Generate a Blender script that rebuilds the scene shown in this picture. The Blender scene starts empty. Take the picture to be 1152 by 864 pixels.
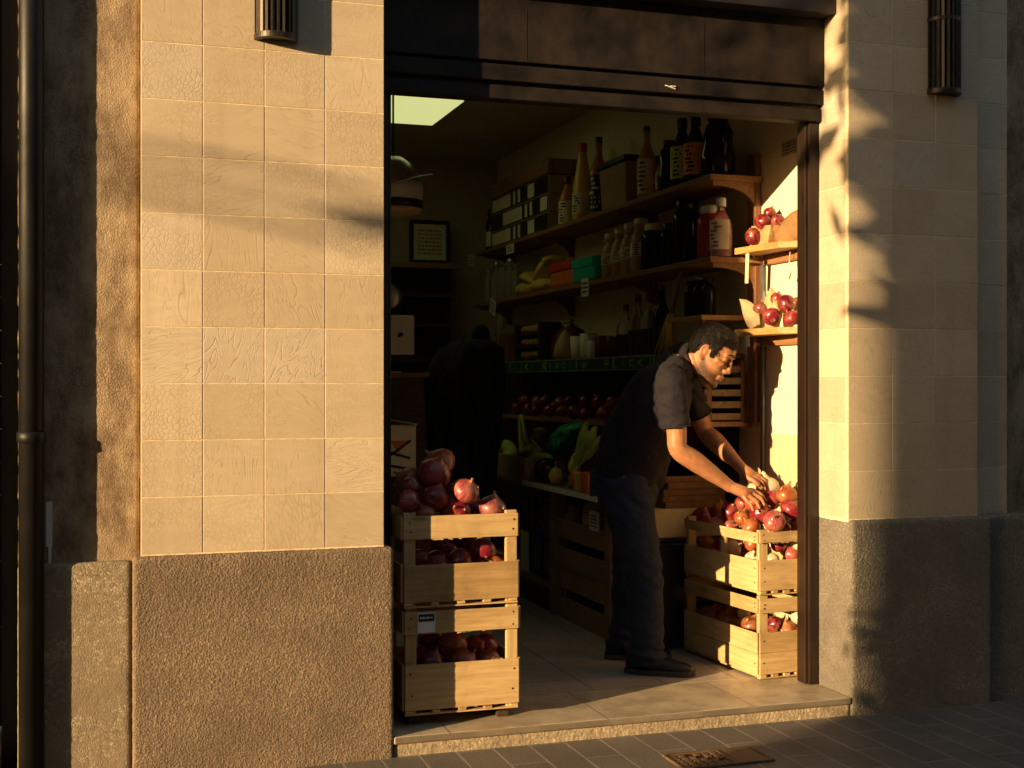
import bpy, bmesh, math, random
from mathutils import Vector, Matrix, noise
R = math.radians
random.seed(7)
S = bpy.context.scene
COL = S.collection

# ------------------------------------------------------------------ mesh helpers
def box(bm, x0, x1, y0, y1, z0, z1, mi=0):
    v = [bm.verts.new(p) for p in ((x0,y0,z0),(x1,y0,z0),(x1,y1,z0),(x0,y1,z0),(x0,y0,z1),(x1,y0,z1),(x1,y1,z1),(x0,y1,z1))]
    fs = []
    for f in ((0,3,2,1),(4,5,6,7),(0,1,5,4),(1,2,6,5),(2,3,7,6),(3,0,4,7)):
        fc = bm.faces.new([v[i] for i in f]); fc.material_index = mi; fs.append(fc)
    return fs

def obb(bm, c, size, M=None, mi=0):
    n0 = len(bm.verts)
    a, b, d = size[0]/2, size[1]/2, size[2]/2
    fs = box(bm, -a, a, -b, b, -d, d, mi)
    M = M or Matrix.Identity(3)
    done = set()
    for f in fs:
        for v in f.verts:
            if v not in done:
                done.add(v); v.co = M @ v.co + Vector(c)
    return fs

def lathe(bm, prof, c=(0,0,0), seg=20, M=None, mi=0, sx=1, sy=1):
    M = M or Matrix.Identity(3); c = Vector(c); rings = []
    for r, z in prof:
        if r < 1e-6:
            rings.append([bm.verts.new(M @ Vector((0,0,z)) + c)])
        else:
            rings.append([bm.verts.new(M @ Vector((r*math.cos(2*math.pi*i/seg)*sx, r*math.sin(2*math.pi*i/seg)*sy, z)) + c) for i in range(seg)])
    for a, b in zip(rings, rings[1:]):
        for i in range(seg):
            j = (i+1) % seg
            if len(a) == 1 and len(b) == 1: continue
            if len(a) == 1: f = bm.faces.new((a[0], b[j], b[i]))
            elif len(b) == 1: f = bm.faces.new((a[i], a[j], b[0]))
            else: f = bm.faces.new((a[i], a[j], b[j], b[i]))
            f.material_index = mi; f.smooth = True
    if len(rings[0]) > 1:
        f = bm.faces.new(rings[0][::-1]); f.material_index = mi
    if len(rings[-1]) > 1:
        f = bm.faces.new(rings[-1]); f.material_index = mi

def catmull(pts, n):
    P = [Vector(p) for p in pts]
    if n <= 1 or len(P) < 3: return P
    Q = [P[0]*2-P[1]] + P + [P[-1]*2-P[-2]]
    out = []
    for i in range(1, len(Q)-2):
        for k in range(n):
            t = k/n; a, b, c, d = Q[i-1], Q[i], Q[i+1], Q[i+2]
            out.append(0.5*((2*b)+(c-a)*t+(2*a-5*b+4*c-d)*t*t+(3*b-a-3*c+d)*t**3))
    out.append(P[-1]); return out

def tube(bm, pts, seg=10, n=1, mi=0, flat=1.0, dome=True):
    """pts: (x,y,z,r); smooth tapered tube with domed ends"""
    P = catmull([Vector(p) for p in pts], n)
    if dome:
        a, b = P[0], P[-1]
        d0 = (a.xyz-P[1].xyz).normalized(); d1 = (b.xyz-P[-2].xyz).normalized()
        pre = []; post = []
        for t in (80, 50, 25):
            s, c = math.sin(R(t)), math.cos(R(t))
            q = a.xyz + d0*a.w*s; pre.append(Vector((*q, a.w*c)))
            q = b.xyz + d1*b.w*s; post.insert(0, Vector((*q, b.w*c)))
        P = pre + P + post
    rings = []; ref = None
    for i, p in enumerate(P):
        t = (P[min(i+1, len(P)-1)].xyz - P[max(i-1, 0)].xyz).normalized()
        if ref is None:
            ref = Vector((0,0,1)) if abs(t.z) < .9 else Vector((1,0,0))
        u = t.cross(ref).normalized(); w = u.cross(t).normalized(); ref = w
        rings.append([bm.verts.new(p.xyz + (u*math.cos(2*math.pi*k/seg) + w*math.sin(2*math.pi*k/seg)*flat)*p.w) for k in range(seg)])
    for a, b in zip(rings, rings[1:]):
        for i in range(seg):
            j = (i+1) % seg
            f = bm.faces.new((a[i], a[j], b[j], b[i])); f.material_index = mi; f.smooth = True
    f = bm.faces.new(rings[0][::-1]); f.material_index = mi
    f = bm.faces.new(rings[-1]); f.material_index = mi

def ellipsoid(bm, c, r, M=None, seg=16, rings=10, mi=0):
    prof = [(math.sin(math.pi*i/rings), -math.cos(math.pi*i/rings)) for i in range(rings+1)]
    prof[0] = (0, -1); prof[-1] = (0, 1)
    D = Matrix.Diagonal(Vector(r)); M = (M or Matrix.Identity(3)) @ D
    lathe(bm, prof, c, seg, M, mi)

def prism(bm, pts, d, mi=0):
    """closed outline pts (Vectors) extruded by vector d"""
    a = [bm.verts.new(p) for p in pts]; b = [bm.verts.new(Vector(p)+Vector(d)) for p in pts]
    n = len(a)
    bm.faces.new(a[::-1]).material_index = mi; bm.faces.new(b).material_index = mi
    for i in range(n):
        bm.faces.new((a[i], a[(i+1)%n], b[(i+1)%n], b[i])).material_index = mi

def rough_box(bm, x0, x1, y0, y1, z0, z1, res, rad, amp, freq, faces='xXyYzZ', seed=0):
    """box of fine grids with rounded arrises and a knocked, uneven skin"""
    def grid(o, u, v, nu, nv, flip):
        g = [[bm.verts.new(o + u*(i/nu) + v*(j/nv)) for j in range(nv+1)] for i in range(nu+1)]
        for i in range(nu):
            for j in range(nv):
                q = (g[i][j], g[i+1][j], g[i+1][j+1], g[i][j+1])
                f = bm.faces.new(q[::-1] if flip else q); f.smooth = True
    X, Y, Z = Vector((x1-x0,0,0)), Vector((0,y1-y0,0)), Vector((0,0,z1-z0)); o = Vector((x0,y0,z0))
    nx, ny, nz = (max(1, round(a/res)) for a in (x1-x0, y1-y0, z1-z0))
    if 'y' in faces: grid(o, X, Z, nx, nz, False)
    if 'Y' in faces: grid(o+Y, X, Z, nx, nz, True)
    if 'x' in faces: grid(o, Y, Z, ny, nz, True)
    if 'X' in faces: grid(o+X, Y, Z, ny, nz, False)
    if 'z' in faces: grid(o, X, Y, nx, ny, True)
    if 'Z' in faces: grid(o+Z, X, Y, nx, ny, False)
    bmesh.ops.remove_doubles(bm, verts=bm.verts[:], dist=res*.05)
    lo = Vector((x0+rad, y0+rad, z0+rad)); hi = Vector((x1-rad, y1-rad, z1-rad))
    for v in bm.verts:
        q = Vector([min(max(v.co[i], lo[i]), hi[i]) for i in range(3)])
        d = v.co - q
        n = d.normalized() if d.length > 1e-9 else Vector((0,0,1))
        p = q + n*rad
        h = noise.fractal(p*freq + Vector((seed,0,0)), .7, 2.1, 4) * amp
        v.co = p + n*(h - amp*.3)

def link(name, bm, mats, parent=None, smooth=False, bevel=0, fix=True):
    if fix: bmesh.ops.recalc_face_normals(bm, faces=bm.faces[:])
    me = bpy.data.meshes.new(name); bm.to_mesh(me); bm.free()
    if not isinstance(mats, (list, tuple)): mats = [mats]
    for m in mats: me.materials.append(m)
    o = bpy.data.objects.new(name, me); COL.objects.link(o)
    if smooth: me.shade_smooth()
    if parent:
        o.parent = parent
        o.matrix_parent_inverse = parent.matrix_basis.inverted()
    if bevel:
        b = o.modifiers.new('bevel', 'BEVEL'); b.width = bevel; b.segments = 2; b.limit_method = 'ANGLE'; b.angle_limit = R(40)
    return o

def tag(o, label, cat, group=None):
    o['label'] = label; o['category'] = cat
    if group: o['group'] = group
    return o

def thing(name, label, cat, loc, group=None, rot=0):
    o = bpy.data.objects.new(name, None); COL.objects.link(o)
    o.empty_display_size = .1
    o.matrix_basis = Matrix.Translation(Vector(loc)) @ Matrix.Rotation(rot, 4, 'Z')
    return tag(o, label, cat, group)

def structure(o):
    o['kind'] = 'structure'; return o

def nb(): return bmesh.new()

def boxes(name, lst, mat, parent=None, bevel=0):
    bm = nb()
    for b in lst: box(bm, *b)
    return link(name, bm, mat, parent, bevel=bevel)

# ------------------------------------------------------------------ node helper
class NT:
    def __init__(s, name):
        s.m = bpy.data.materials.new(name); s.m.use_nodes = True
        s.t = s.m.node_tree; s.t.nodes.clear()
        s.out = s.t.nodes.new('ShaderNodeOutputMaterial')
        s.bs = s.t.nodes.new('ShaderNodeBsdfPrincipled')
        s.t.links.new(s.bs.outputs[0], s.out.inputs[0])
    def n(s, typ, props=None, **inp):
        nd = s.t.nodes.new('ShaderNode'+typ)
        for k, v in (props or {}).items(): setattr(nd, k, v)
        for k, v in inp.items():
            key = int(k[1:]) if k[0] == 'i' and k[1:].isdigit() else k.replace('_', ' ')
            s.set(nd.inputs[key], v)
        return nd
    def set(s, sock, v):
        if isinstance(v, bpy.types.NodeSocket): s.t.links.new(v, sock)
        elif isinstance(v, bpy.types.Node): s.t.links.new(v.outputs[0], sock)
        else: sock.default_value = v
    def coord(s, k='Object'): return s.n('TexCoord').outputs[k]
    def noise(s, vec, scale, detail=4, rough=.55, dist=0):
        return s.n('TexNoise', Vector=vec, Scale=scale, Detail=detail, Roughness=rough, Distortion=dist).outputs['Fac']
    def map(s, vec, scale=(1,1,1), rot=(0,0,0), loc=(0,0,0)):
        return s.n('Mapping', Vector=vec, Scale=scale, Rotation=rot, Location=loc).outputs[0]
    def ramp(s, fac, stops):
        nd = s.n('ValToRGB', Fac=fac); el = nd.color_ramp.elements
        while len(el) < len(stops): el.new(.5)
        for e, (p, c) in zip(el, stops):
            e.position = p; e.color = (c, c, c, 1) if isinstance(c, (int, float)) else (*c, 1)
        return nd.outputs[0]
    def mix(s, fac, a, b, mode='MIX'):
        nd = s.n('Mix', {'data_type': 'RGBA', 'blend_type': mode})
        s.set(nd.inputs[0], fac)
        for sock, v in ((nd.inputs[6], a), (nd.inputs[7], b)):
            s.set(sock, (*v, 1) if isinstance(v, tuple) and len(v) == 3 else v)
        return nd.outputs[2]
    def math(s, op, a, b=0.0, c=0.0):
        nd = s.n('Math', {'operation': op}); s.set(nd.inputs[0], a); s.set(nd.inputs[1], b); s.set(nd.inputs[2], c)
        return nd.outputs[0]
    def bump(s, h, strength=.3, dist=.01, normal=None):
        nd = s.n('Bump', Height=h, Strength=strength, Distance=dist)
        if normal is not None: s.set(nd.inputs['Normal'], normal)
        return nd.outputs[0]
    def done(s, color=None, rough=.6, normal=None, spec=.5, **kw):
        b = s.bs
        if color is not None: s.set(b.inputs['Base Color'], (*color, 1) if isinstance(color, tuple) and len(color) == 3 else color)
        s.set(b.inputs['Roughness'], rough)
        if normal is not None: s.set(b.inputs['Normal'], normal)
        s.set(b.inputs['Specular IOR Level'], spec)
        for k, v in kw.items(): s.set(b.inputs[k.replace('_', ' ')], v)
        return s.m

def plain(name, c, rough=.5, var=.25, scale=18, bump=.12, bscale=80, bdist=.002, spec=.5, **kw):
    """paint, cloth, card: slightly mottled and uneven"""
    t = NT(name); v = t.coord()
    f = t.noise(v, scale, 5)
    d = tuple(x*(1-var) for x in c); l = tuple(min(1, x*(1+var*.7)) for x in c)
    col = t.mix(t.ramp(f, [(.3, 0), (.7, 1)]), d, l)
    return t.done(col, t.math('ADD', t.math('MULTIPLY', f, .2), rough-.1), t.bump(t.noise(v, bscale, 4), bump, bdist), spec, **kw)

def wood(name, light, dark, axis=0, rough=.62, bump=.35, freq=1.0):
    t = NT(name); v = t.coord()
    rnd = t.n('ObjectInfo').outputs['Random']
    v2 = t.n('VectorMath', {'operation': 'ADD'}); t.set(v2.inputs[0], v)
    bd = t.n('Attribute', {'attribute_name': 'board'}).outputs['Fac']
    rnd = t.math('ADD', rnd, bd)
    cx = t.n('CombineXYZ', X=t.math('MULTIPLY', rnd, 3.7), Y=t.math('MULTIPLY', rnd, 9.1), Z=t.math('MULTIPLY', rnd, 5.3)); t.set(v2.inputs[1], cx)
    sc = [60*freq]*3; sc[axis] = 3.2*freq
    g = t.noise(t.map(v2.outputs[0], tuple(sc)), 1, 6, .6, .6)
    sc2 = [9*freq]*3; sc2[axis] = 1.4*freq
    g2 = t.noise(t.map(v2.outputs[0], tuple(sc2)), 1, 3, .5, 1.2)
    kn = t.n('TexVoronoi', Vector=t.map(v2.outputs[0], tuple(3.0 if i == axis else 9.0 for i in range(3))), Scale=1.0).outputs['Distance']
    knots = t.ramp(kn, [(.05, 1), (.13, 0)])
    col = t.mix(t.ramp(g, [(.34, 0), (.66, 1)]), dark, light)
    col = t.mix(t.math('MULTIPLY', t.ramp(g2, [(.42, 0), (.7, 1)]), .45), col, tuple(a*.62+b*.2 for a, b in zip(light, dark)))
    col = t.mix(t.math('MULTIPLY', knots, .7), col, tuple(a*.45 for a in dark))
    dirt = t.noise(v, 5, 5, .65)
    col = t.mix(t.math('MULTIPLY', t.ramp(dirt, [(.5, 0), (.72, 1)]), .5), col, tuple(a*.5 for a in dark))
    col = t.mix(1.0, col, t.mix(bd, (1, 1, 1), (.66, .60, .52)), 'MULTIPLY')
    return t.done(col, rough, t.bump(g, bump, .0025), .35)
# ------------------------------------------------------------------ materials
def tile_mat():
    t = NT('embossed_beige_tile'); v = t.coord()
    at = t.n('Attribute', {'attribute_name': 'tile'})
    sp = t.n('SeparateColor', Color=at.outputs['Color'])
    r, g, b = sp.outputs[0], sp.outputs[1], sp.outputs[2]
    rot = t.n('VectorRotate', {'rotation_type': 'AXIS_ANGLE'}, Vector=v, Axis=(0,1,0), Angle=t.math('MULTIPLY', r, 6.28))
    off = t.n('VectorMath', {'operation': 'ADD'}); t.set(off.inputs[0], rot); t.set(off.inputs[1], t.n('CombineXYZ', X=t.math('MULTIPLY', b, 31), Y=0.0, Z=t.math('MULTIPLY', g, 17)))
    o = off.outputs[0]
    wn = t.n('TexNoise', Vector=t.map(o, (1.5, 1, .26)), Scale=8.0, Detail=2.5, Roughness=.5, Distortion=1.1).outputs['Fac']
    wv = t.math('FRACT', t.math('MULTIPLY', wn, 17.0))
    wl = t.ramp(wv, [(.0, .1), (.06, .75), (.16, 1), (.84, 1), (.95, .75), (1, .1)])
    wp = t.n('VectorMath', {'operation': 'ADD'}); t.set(wp.inputs[0], o)
    nz = t.n('TexNoise', Vector=o, Scale=22.0, Detail=2.0).outputs['Color']
    sc = t.n('VectorMath', {'operation': 'SCALE'}); t.set(sc.inputs[0], nz); sc.inputs['Scale'].default_value = .02; t.set(wp.inputs[1], sc.outputs[0])
    cr = t.n('TexVoronoi', {'feature': 'DISTANCE_TO_EDGE'}, Vector=wp.outputs[0], Scale=58.0).outputs['Distance']
    cl = t.ramp(cr, [(.0, 0), (.09, .8), (.3, 1)])
    cr2 = t.n('TexVoronoi', {'feature': 'DISTANCE_TO_EDGE'}, Vector=t.map(wp.outputs[0], (1, 1, .45)), Scale=44.0).outputs['Distance']
    cl2 = t.ramp(cr2, [(.0, 0), (.08, .8), (.25, 1)])
    h = t.mix(t.ramp(g, [(.24, 0), (.245, 1)]), t.mix(.45, cl, (.9, .9, .9)), wl)
    h = t.mix(t.ramp(g, [(.86, 0), (.865, 1)]), h, t.mix(.4, cl2, (.9, .9, .9)))
    patch = t.ramp(t.noise(o, 9, 3, .6), [(.30, .15), (.55, 1)])
    h = t.mix(patch, (.92, .92, .92), h)
    base = t.mix(b, (.49, .40, .28), (.62, .52, .375))
    cool = t.math('MULTIPLY', t.ramp(r, [(.72, 0), (.9, 1)]), .5)
    base = t.mix(cool, base, (.52, .47, .40))
    big = t.noise(v, 3.2, 5, .6)
    base = t.mix(t.math('MULTIPLY', t.ramp(big, [(.45, 0), (.75, 1)]), .35), base, (.38, .285, .18))
    base = t.mix(t.math('MULTIPLY', t.math('SUBTRACT', 1.0, h), .5), base, (.26, .185, .11))
    veins = t.noise(t.map(v, (1.0, 1, 3.2), (0, R(24), 0)), 5.5, 7, .62, 1.6)
    base = t.mix(t.math('MULTIPLY', t.ramp(veins, [(.46, 0), (.53, 1)]), .16), base, (.36, .27, .17))
    drip = t.noise(t.map(v, (9, 9, .55)), 1.3, 5, .6)
    base = t.mix(t.math('MULTIPLY', t.ramp(drip, [(.55, 0), (.74, 1)]), .28), base, (.33, .25, .16))
    fine = t.noise(v, 260, 3)
    base = t.mix(t.math('MULTIPLY', fine, .22), base, (.34, .27, .19))
    nrm = t.bump(fine, .12, .001)
    amp = t.ramp(r, [(0, .24), (1, .52)])
    nd = t.n('Bump', Height=h, Strength=amp, Distance=.0022, Normal=nrm)
    return t.done(base, t.math('ADD', t.math('MULTIPLY', big, .25), .42), nd.outputs[0], .35)

def stone_mat(name, base, dark, light, grain=150, bs=1.0, bd=.006):
    t = NT(name); v = t.coord()
    a = t.noise(v, grain, 5, .7); b = t.noise(v, 4, 5, .62); c = t.noise(v, 22, 4)
    vo = t.n('TexVoronoi', Vector=v, Scale=grain*.7).outputs['Distance']
    col = t.mix(t.ramp(a, [(.40, 0), (.60, 1)]), dark, light)
    col = t.mix(.3, col, base)
    fl = t.n('TexVoronoi', Vector=v, Scale=grain*.9).outputs['Color']
    fs = t.n('SeparateColor', Color=fl).outputs[0]
    col = t.mix(t.math('MULTIPLY', t.ramp(fs, [(.84, 0), (.9, 1)]), .28), col, tuple(min(1, x*1.7) for x in light))
    col = t.mix(t.math('MULTIPLY', t.ramp(fs, [(.10, 1), (.16, 0)]), .3), col, tuple(x*.5 for x in dark))
    col = t.mix(t.math('MULTIPLY', t.ramp(b, [(.40, 0), (.62, 1)]), .6), col, tuple(x*.62 for x in base))
    col = t.mix(t.math('MULTIPLY', t.ramp(c, [(.55, 0), (.75, 1)]), .3), col, tuple(min(1, x*1.35) for x in base))
    h = t.math('ADD', t.math('MULTIPLY', a, .7), t.math('MULTIPLY', vo, .5))
    return t.done(col, .78, t.bump(h, bs, bd), .4)

def aggregate_mat(name, base, dark):
    """exposed-aggregate render: flat pebbles showing through stained cement in patches"""
    t = NT(name); v = t.coord()
    vo = t.n('TexVoronoi', {'feature': 'DISTANCE_TO_EDGE'}, Vector=t.map(v, (1, 1, .8)), Scale=95.0).outputs['Distance']
    pe = t.ramp(vo, [(.0, 0), (.25, 1)])
    patch = t.ramp(t.noise(v, 2.6, 5, .65), [(.42, 0), (.6, 1)])
    stain = t.noise(t.map(v, (2.2, 2.2, 1.1)), 4.2, 8, .7)
    fine = t.noise(v, 170, 4, .6)
    col = t.mix(t.ramp(stain, [(.40, 0), (.60, 1)]), dark, base)
    col = t.mix(t.math('MULTIPLY', t.math('MULTIPLY', patch, pe), .4), col, tuple(min(1, x*1.3) for x in base))
    spots = t.ramp(t.noise(v, 34, 5, .7), [(.60, 0), (.70, 1)])
    col = t.mix(t.math('MULTIPLY', spots, .4), col, tuple(x*.35 for x in dark))
    h = t.math('ADD', t.math('MULTIPLY', t.math('MULTIPLY', pe, patch), .22), t.math('MULTIPLY', fine, .9))
    return t.done(col, .8, t.bump(h, .9, .005), .25)

def paving_mat():
    t = NT('grey_paving'); v = t.coord()
    vm = t.map(v, (1, 1, 1), (0, 0, R(90)))
    br = t.n('TexBrick', {'offset': .5}, Vector=vm, Color1=(.11, .092, .075, 1), Color2=(.15, .128, .105, 1), Mortar=(.25, .215, .175, 1), Scale=1.0,
             Mortar_Size=.006, Mortar_Smooth=.3, Bias=0.0, Brick_Width=.42, Row_Height=.14)
    st = t.noise(v, 3.5, 6, .65); f = t.noise(v, 120, 4)
    col = t.mix(t.math('MULTIPLY', t.ramp(st, [(.4, 0), (.72, 1)]), .6), br.outputs[0], (.06, .053, .046))
    col = t.mix(t.math('MULTIPLY', f, .3), col, (.2, .18, .155))
    h = t.math('ADD', t.math('MULTIPLY', br.outputs['Fac'], -.7), t.math('MULTIPLY', f, .45))
    return t.done(col, t.math('ADD', t.math('MULTIPLY', st, .3), .45), t.bump(h, .55, .006), .4)

def floor_mat():
    t = NT('beige_floor_tiles'); v = t.coord()
    br = t.n('TexBrick', {'offset': 0.0}, Vector=v, Color1=(.40, .35, .28, 1), Color2=(.46, .40, .32, 1), Mortar=(.16, .13, .10, 1), Scale=1.0,
             Mortar_Size=.004, Mortar_Smooth=.2, Bias=0.0, Brick_Width=.33, Row_Height=.33)
    st = t.noise(v, 4.5, 6, .65); f = t.noise(v, 60, 4)
    col = t.mix(t.math('MULTIPLY', t.ramp(st, [(.42, 0), (.75, 1)]), .5), br.outputs[0], (.2, .165, .125))
    return t.done(col, t.math('ADD', t.math('MULTIPLY', st, .3), .28), t.bump(t.math('ADD', t.math('MULTIPLY', br.outputs['Fac'], -1.0), t.math('MULTIPLY', f, .1)), .3, .002), .5)

def step_mat():
    t = NT('worn_stone_step'); v = t.coord()
    br = t.n('TexBrick', {'offset': 0.0}, Vector=v, Color1=(.56, .46, .31, 1), Color2=(.62, .52, .36, 1), Mortar=(.13, .105, .08, 1), Scale=1.0,
             Mortar_Size=.003, Mortar_Smooth=.2, Bias=0.0, Brick_Width=.62, Row_Height=3.0)
    st = t.noise(v, 6, 7, .7); f = t.noise(v, 190, 4)
    col = t.mix(t.math('MULTIPLY', t.ramp(st, [(.42, 0), (.6, 1)]), .62), br.outputs[0], (.24, .185, .12))
    col = t.mix(t.math('MULTIPLY', f, .35), col, (.25, .21, .15))
    return t.done(col, .42, t.bump(t.math('ADD', f, t.math('MULTIPLY', br.outputs['Fac'], -1.0)), .35, .002), .45)

def onion_mat(name, c_dark, c_light, c_skin, rough=.3, skin=.5):
    t = NT(name); v = t.coord()
    rnd = t.n('ObjectInfo').outputs['Random']
    s = t.n('SeparateXYZ', Vector=v)
    ang = t.math('ARCTAN2', s.outputs[1], s.outputs[0])
    sv = t.n('CombineXYZ', X=t.math('MULTIPLY', t.math('COSINE', ang), 1.6), Y=t.math('MULTIPLY', t.math('SINE', ang), 1.6), Z=t.math('ADD', t.math('MULTIPLY', s.outputs[2], 2.5), t.math('MULTIPLY', rnd, 40)))
    stre = t.noise(sv, 9, 4, .6)
    ov = t.n('VectorMath', {'operation': 'ADD'}); t.set(ov.inputs[0], v); t.set(ov.inputs[1], t.n('CombineXYZ', X=t.math('MULTIPLY', rnd, 19), Y=t.math('MULTIPLY', rnd, 7), Z=rnd))
    pat = t.noise(ov.outputs[0], 17, 4, .6, .8)
    col = t.mix(t.ramp(stre, [(.36, 0), (.68, 1)]), c_dark, c_light)
    tone = t.mix(rnd, (.55, .55, .55), (1.25, 1.1, 1.05))
    col = t.mix(1.0, col, tone, 'MULTIPLY')
    pale = t.math('MULTIPLY', t.ramp(t.noise(sv, 26, 2, .5), [(.6, 0), (.72, 1)]), .5)
    col = t.mix(pale, col, tuple(min(1, x*1.7+.05) for x in c_light))
    col = t.mix(t.math('MULTIPLY', t.ramp(pat, [(.46, 0), (.6, 1)]), skin), col, c_skin)
    zz = t.ramp(t.math('ADD', t.math('MULTIPLY', s.outputs[2], 10.0), .5), [(.0, .9), (.12, 0), (.88, 0), (.98, .9)])
    col = t.mix(zz, col, tuple(x*.9 for x in c_skin))
    h = t.math('ADD', stre, t.math('MULTIPLY', pat, .5))
    return t.done(col, t.math('ADD', t.math('MULTIPLY', t.ramp(pat, [(.4, 0), (.65, 1)]), .4), rough), t.bump(h, .22, .003), .5, Coat_Weight=.25, Coat_Roughness=.12)

def glass_mat(name, c, trans=.8, rough=.06):
    t = NT(name); v = t.coord()
    return t.done(c, t.math('ADD', t.math('MULTIPLY', t.noise(v, 30, 3), .08), rough), None, .5, Transmission_Weight=trans, IOR=1.3)

def skin_mat():
    t = NT('tanned_skin'); v = t.coord()
    at = t.n('Attribute', {'attribute_name': 'tone'})
    sp = t.n('SeparateColor', Color=at.outputs['Color'])
    n1 = t.noise(v, 40, 4); n2 = t.noise(v, 300, 3)
    col = t.mix(t.ramp(n1, [(.35, 0), (.7, 1)]), (.36, .155, .07), (.46, .215, .105))
    col = t.mix(t.math('MULTIPLY', sp.outputs[1], .6), col, (.34, .10, .065))
    st = t.math('MULTIPLY', sp.outputs[0], t.ramp(n2, [(.35, .6), (.55, 1)]))
    col = t.mix(st, col, (.028, .014, .008))
    return t.done(col, .46, t.bump(t.math('ADD', n2, n1), .12, .0015), .4, Subsurface_Weight=.08, Subsurface_Radius=(.01, .004, .002))

def cloth_mat(name, c, rough=.85, weave=420, var=.2):
    t = NT(name); v = t.coord()
    w = t.noise(v, weave, 2); f = t.noise(v, 9, 5, .6)
    col = t.mix(t.ramp(f, [(.3, 0), (.75, 1)]), tuple(x*(1-var) for x in c), tuple(x*(1+var) for x in c))
    col = t.mix(t.math('MULTIPLY', w, .25), col, tuple(x*1.6 for x in c))
    return t.done(col, rough, t.bump(t.math('ADD', t.math('MULTIPLY', w, .5), t.noise(v, 24, 4)), .3, .004), .25, Sheen_Weight=.03)

def leaf_mat(name, a, b):
    t = NT(name); v = t.coord()
    col = t.mix(t.noise(v, 8, 4), a, b)
    return t.done(col, .55, None, .4)

def emit_mat(name, c, s):
    t = NT(name)
    return t.done((.6, .6, .55), .5, None, .3, Emission_Color=(*c, 1), Emission_Strength=s)

M = {}
M['tile'] = tile_mat()
M['grout'] = plain('sandy_grout', (.72, .57, .35), .9, .3, 30, .4, 200)
M['plinth'] = stone_mat('hammered_granite', (.185, .130, .082), (.105, .072, .045), (.30, .222, .142), 185)
M['plinth_plain'] = stone_mat('grey_granite', (.18, .155, .12), (.11, .095, .075), (.26, .225, .175), 150)
M['aggregate'] = aggregate_mat('stained_aggregate_render', (.40, .30, .185), (.17, .112, .064))
def pebble_mat():
    t = NT('pebble_dashed_granite'); v = t.coord()
    vo = t.n('TexVoronoi', Vector=v, Scale=95.0); ed = t.n('TexVoronoi', {'feature': 'DISTANCE_TO_EDGE'}, Vector=v, Scale=95.0).outputs['Distance']
    pc = t.n('SeparateColor', Color=vo.outputs['Color']).outputs[0]
    peb = t.mix(pc, (.24, .19, .125), (.44, .365, .245))
    gap = t.ramp(ed, [(.02, 1), (.10, 0)]); patch = t.ramp(t.noise(v, 5, 5, .65), [(.40, 0), (.58, 1)])
    cem = t.mix(t.noise(v, 140, 4), (.17, .13, .085), (.28, .215, .14))
    col = t.mix(t.math('MULTIPLY', t.math('SUBTRACT', 1.0, gap), t.math('MULTIPLY', patch, t.ramp(pc, [(.3, .35), (.6, 1)]))), cem, peb)
    col = t.mix(t.math('MULTIPLY', t.ramp(t.noise(v, 3, 5, .6), [(.45, 0), (.7, 1)]), .5), col, (.13, .10, .065))
    return t.done(col, .75, t.bump(t.math('ADD', t.math('MULTIPLY', t.math('MULTIPLY', gap, patch), -.6), t.noise(v, 160, 3)), .6, .004), .35)
M['pebble'] = pebble_mat()
M['dark_bin'] = plain('slate_plastic', (.014, .015, .019), .4, .2)
M['paving'] = paving_mat(); M['floor'] = floor_mat(); M['step'] = step_mat()
M['riser'] = stone_mat('rough_step_riser', (.36, .285, .185), (.24, .185, .115), (.46, .37, .25), 110, .9, .004)
M['black_metal'] = plain('black_enamel', (.005, .005, .006), .5, .3, 6, .08, 80, .002, .25)
M['bronze'] = plain('dark_bronze', (.035, .027, .02), .42, .4, 30, .2, 150, Metallic=.6)
M['pipe'] = plain('weathered_pipe', (.005, .0045, .004), .5, .35, 7, .15, 90, .002, .3)
M['fascia'] = plain('stained_fascia', (.016, .0105, .0065), .6, .8, 7, .35, 40, .004, .3)
M['fascia_dark'] = plain('black_fascia', (.016, .012, .010), .5, .4, 8, .2, 60)
M['frame_wood'] = wood('dark_frame_wood', (.027, .0135, .007), (.012, .0065, .004), 2, .4, .2)
M['crate'] = wood('pale_crate_pine_x', (.64, .455, .22), (.46, .30, .13), 0)
M['crate_y'] = wood('pale_crate_pine_y', (.64, .455, .22), (.46, .30, .13), 1)
M['crate_z'] = wood('pale_crate_pine_z', (.60, .42, .20), (.42, .275, .12), 2)
M['nail'] = plain('rusty_nail', (.03, .02, .014), .6)
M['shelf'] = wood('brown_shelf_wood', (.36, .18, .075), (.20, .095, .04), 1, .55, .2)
M['shelf_z'] = wood('brown_post_wood', (.26, .12, .055), (.14, .06, .028), 2, .55, .2)
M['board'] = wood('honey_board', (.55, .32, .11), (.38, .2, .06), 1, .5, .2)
M['counter'] = wood('dull_counter_wood', (.32, .21, .11), (.19, .12, .06), 1, .6, .3)
M['darkwood'] = wood('dark_cabinet_wood', (.085, .05, .028), (.045, .026, .015), 0, .5, .2)
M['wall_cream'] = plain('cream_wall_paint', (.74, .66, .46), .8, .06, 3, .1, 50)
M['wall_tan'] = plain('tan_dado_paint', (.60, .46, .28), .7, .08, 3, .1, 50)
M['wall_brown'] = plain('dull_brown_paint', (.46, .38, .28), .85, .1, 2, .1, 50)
M['ceiling'] = plain('dull_ceiling_paint', (.55, .48, .36), .9, .1, 2, .1, 50)
M['lamp_panel'] = emit_mat('dim_green_diffuser', (.78, .82, .33), .36)
M['white'] = plain('white_plastic', (.75, .75, .74), .4, .06, 10, .04)
M['card'] = plain('white_card', (.72, .70, .64), .7, .08, 20, .05)
M['ink'] = plain('black_ink', (.02, .02, .02), .6)
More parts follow.
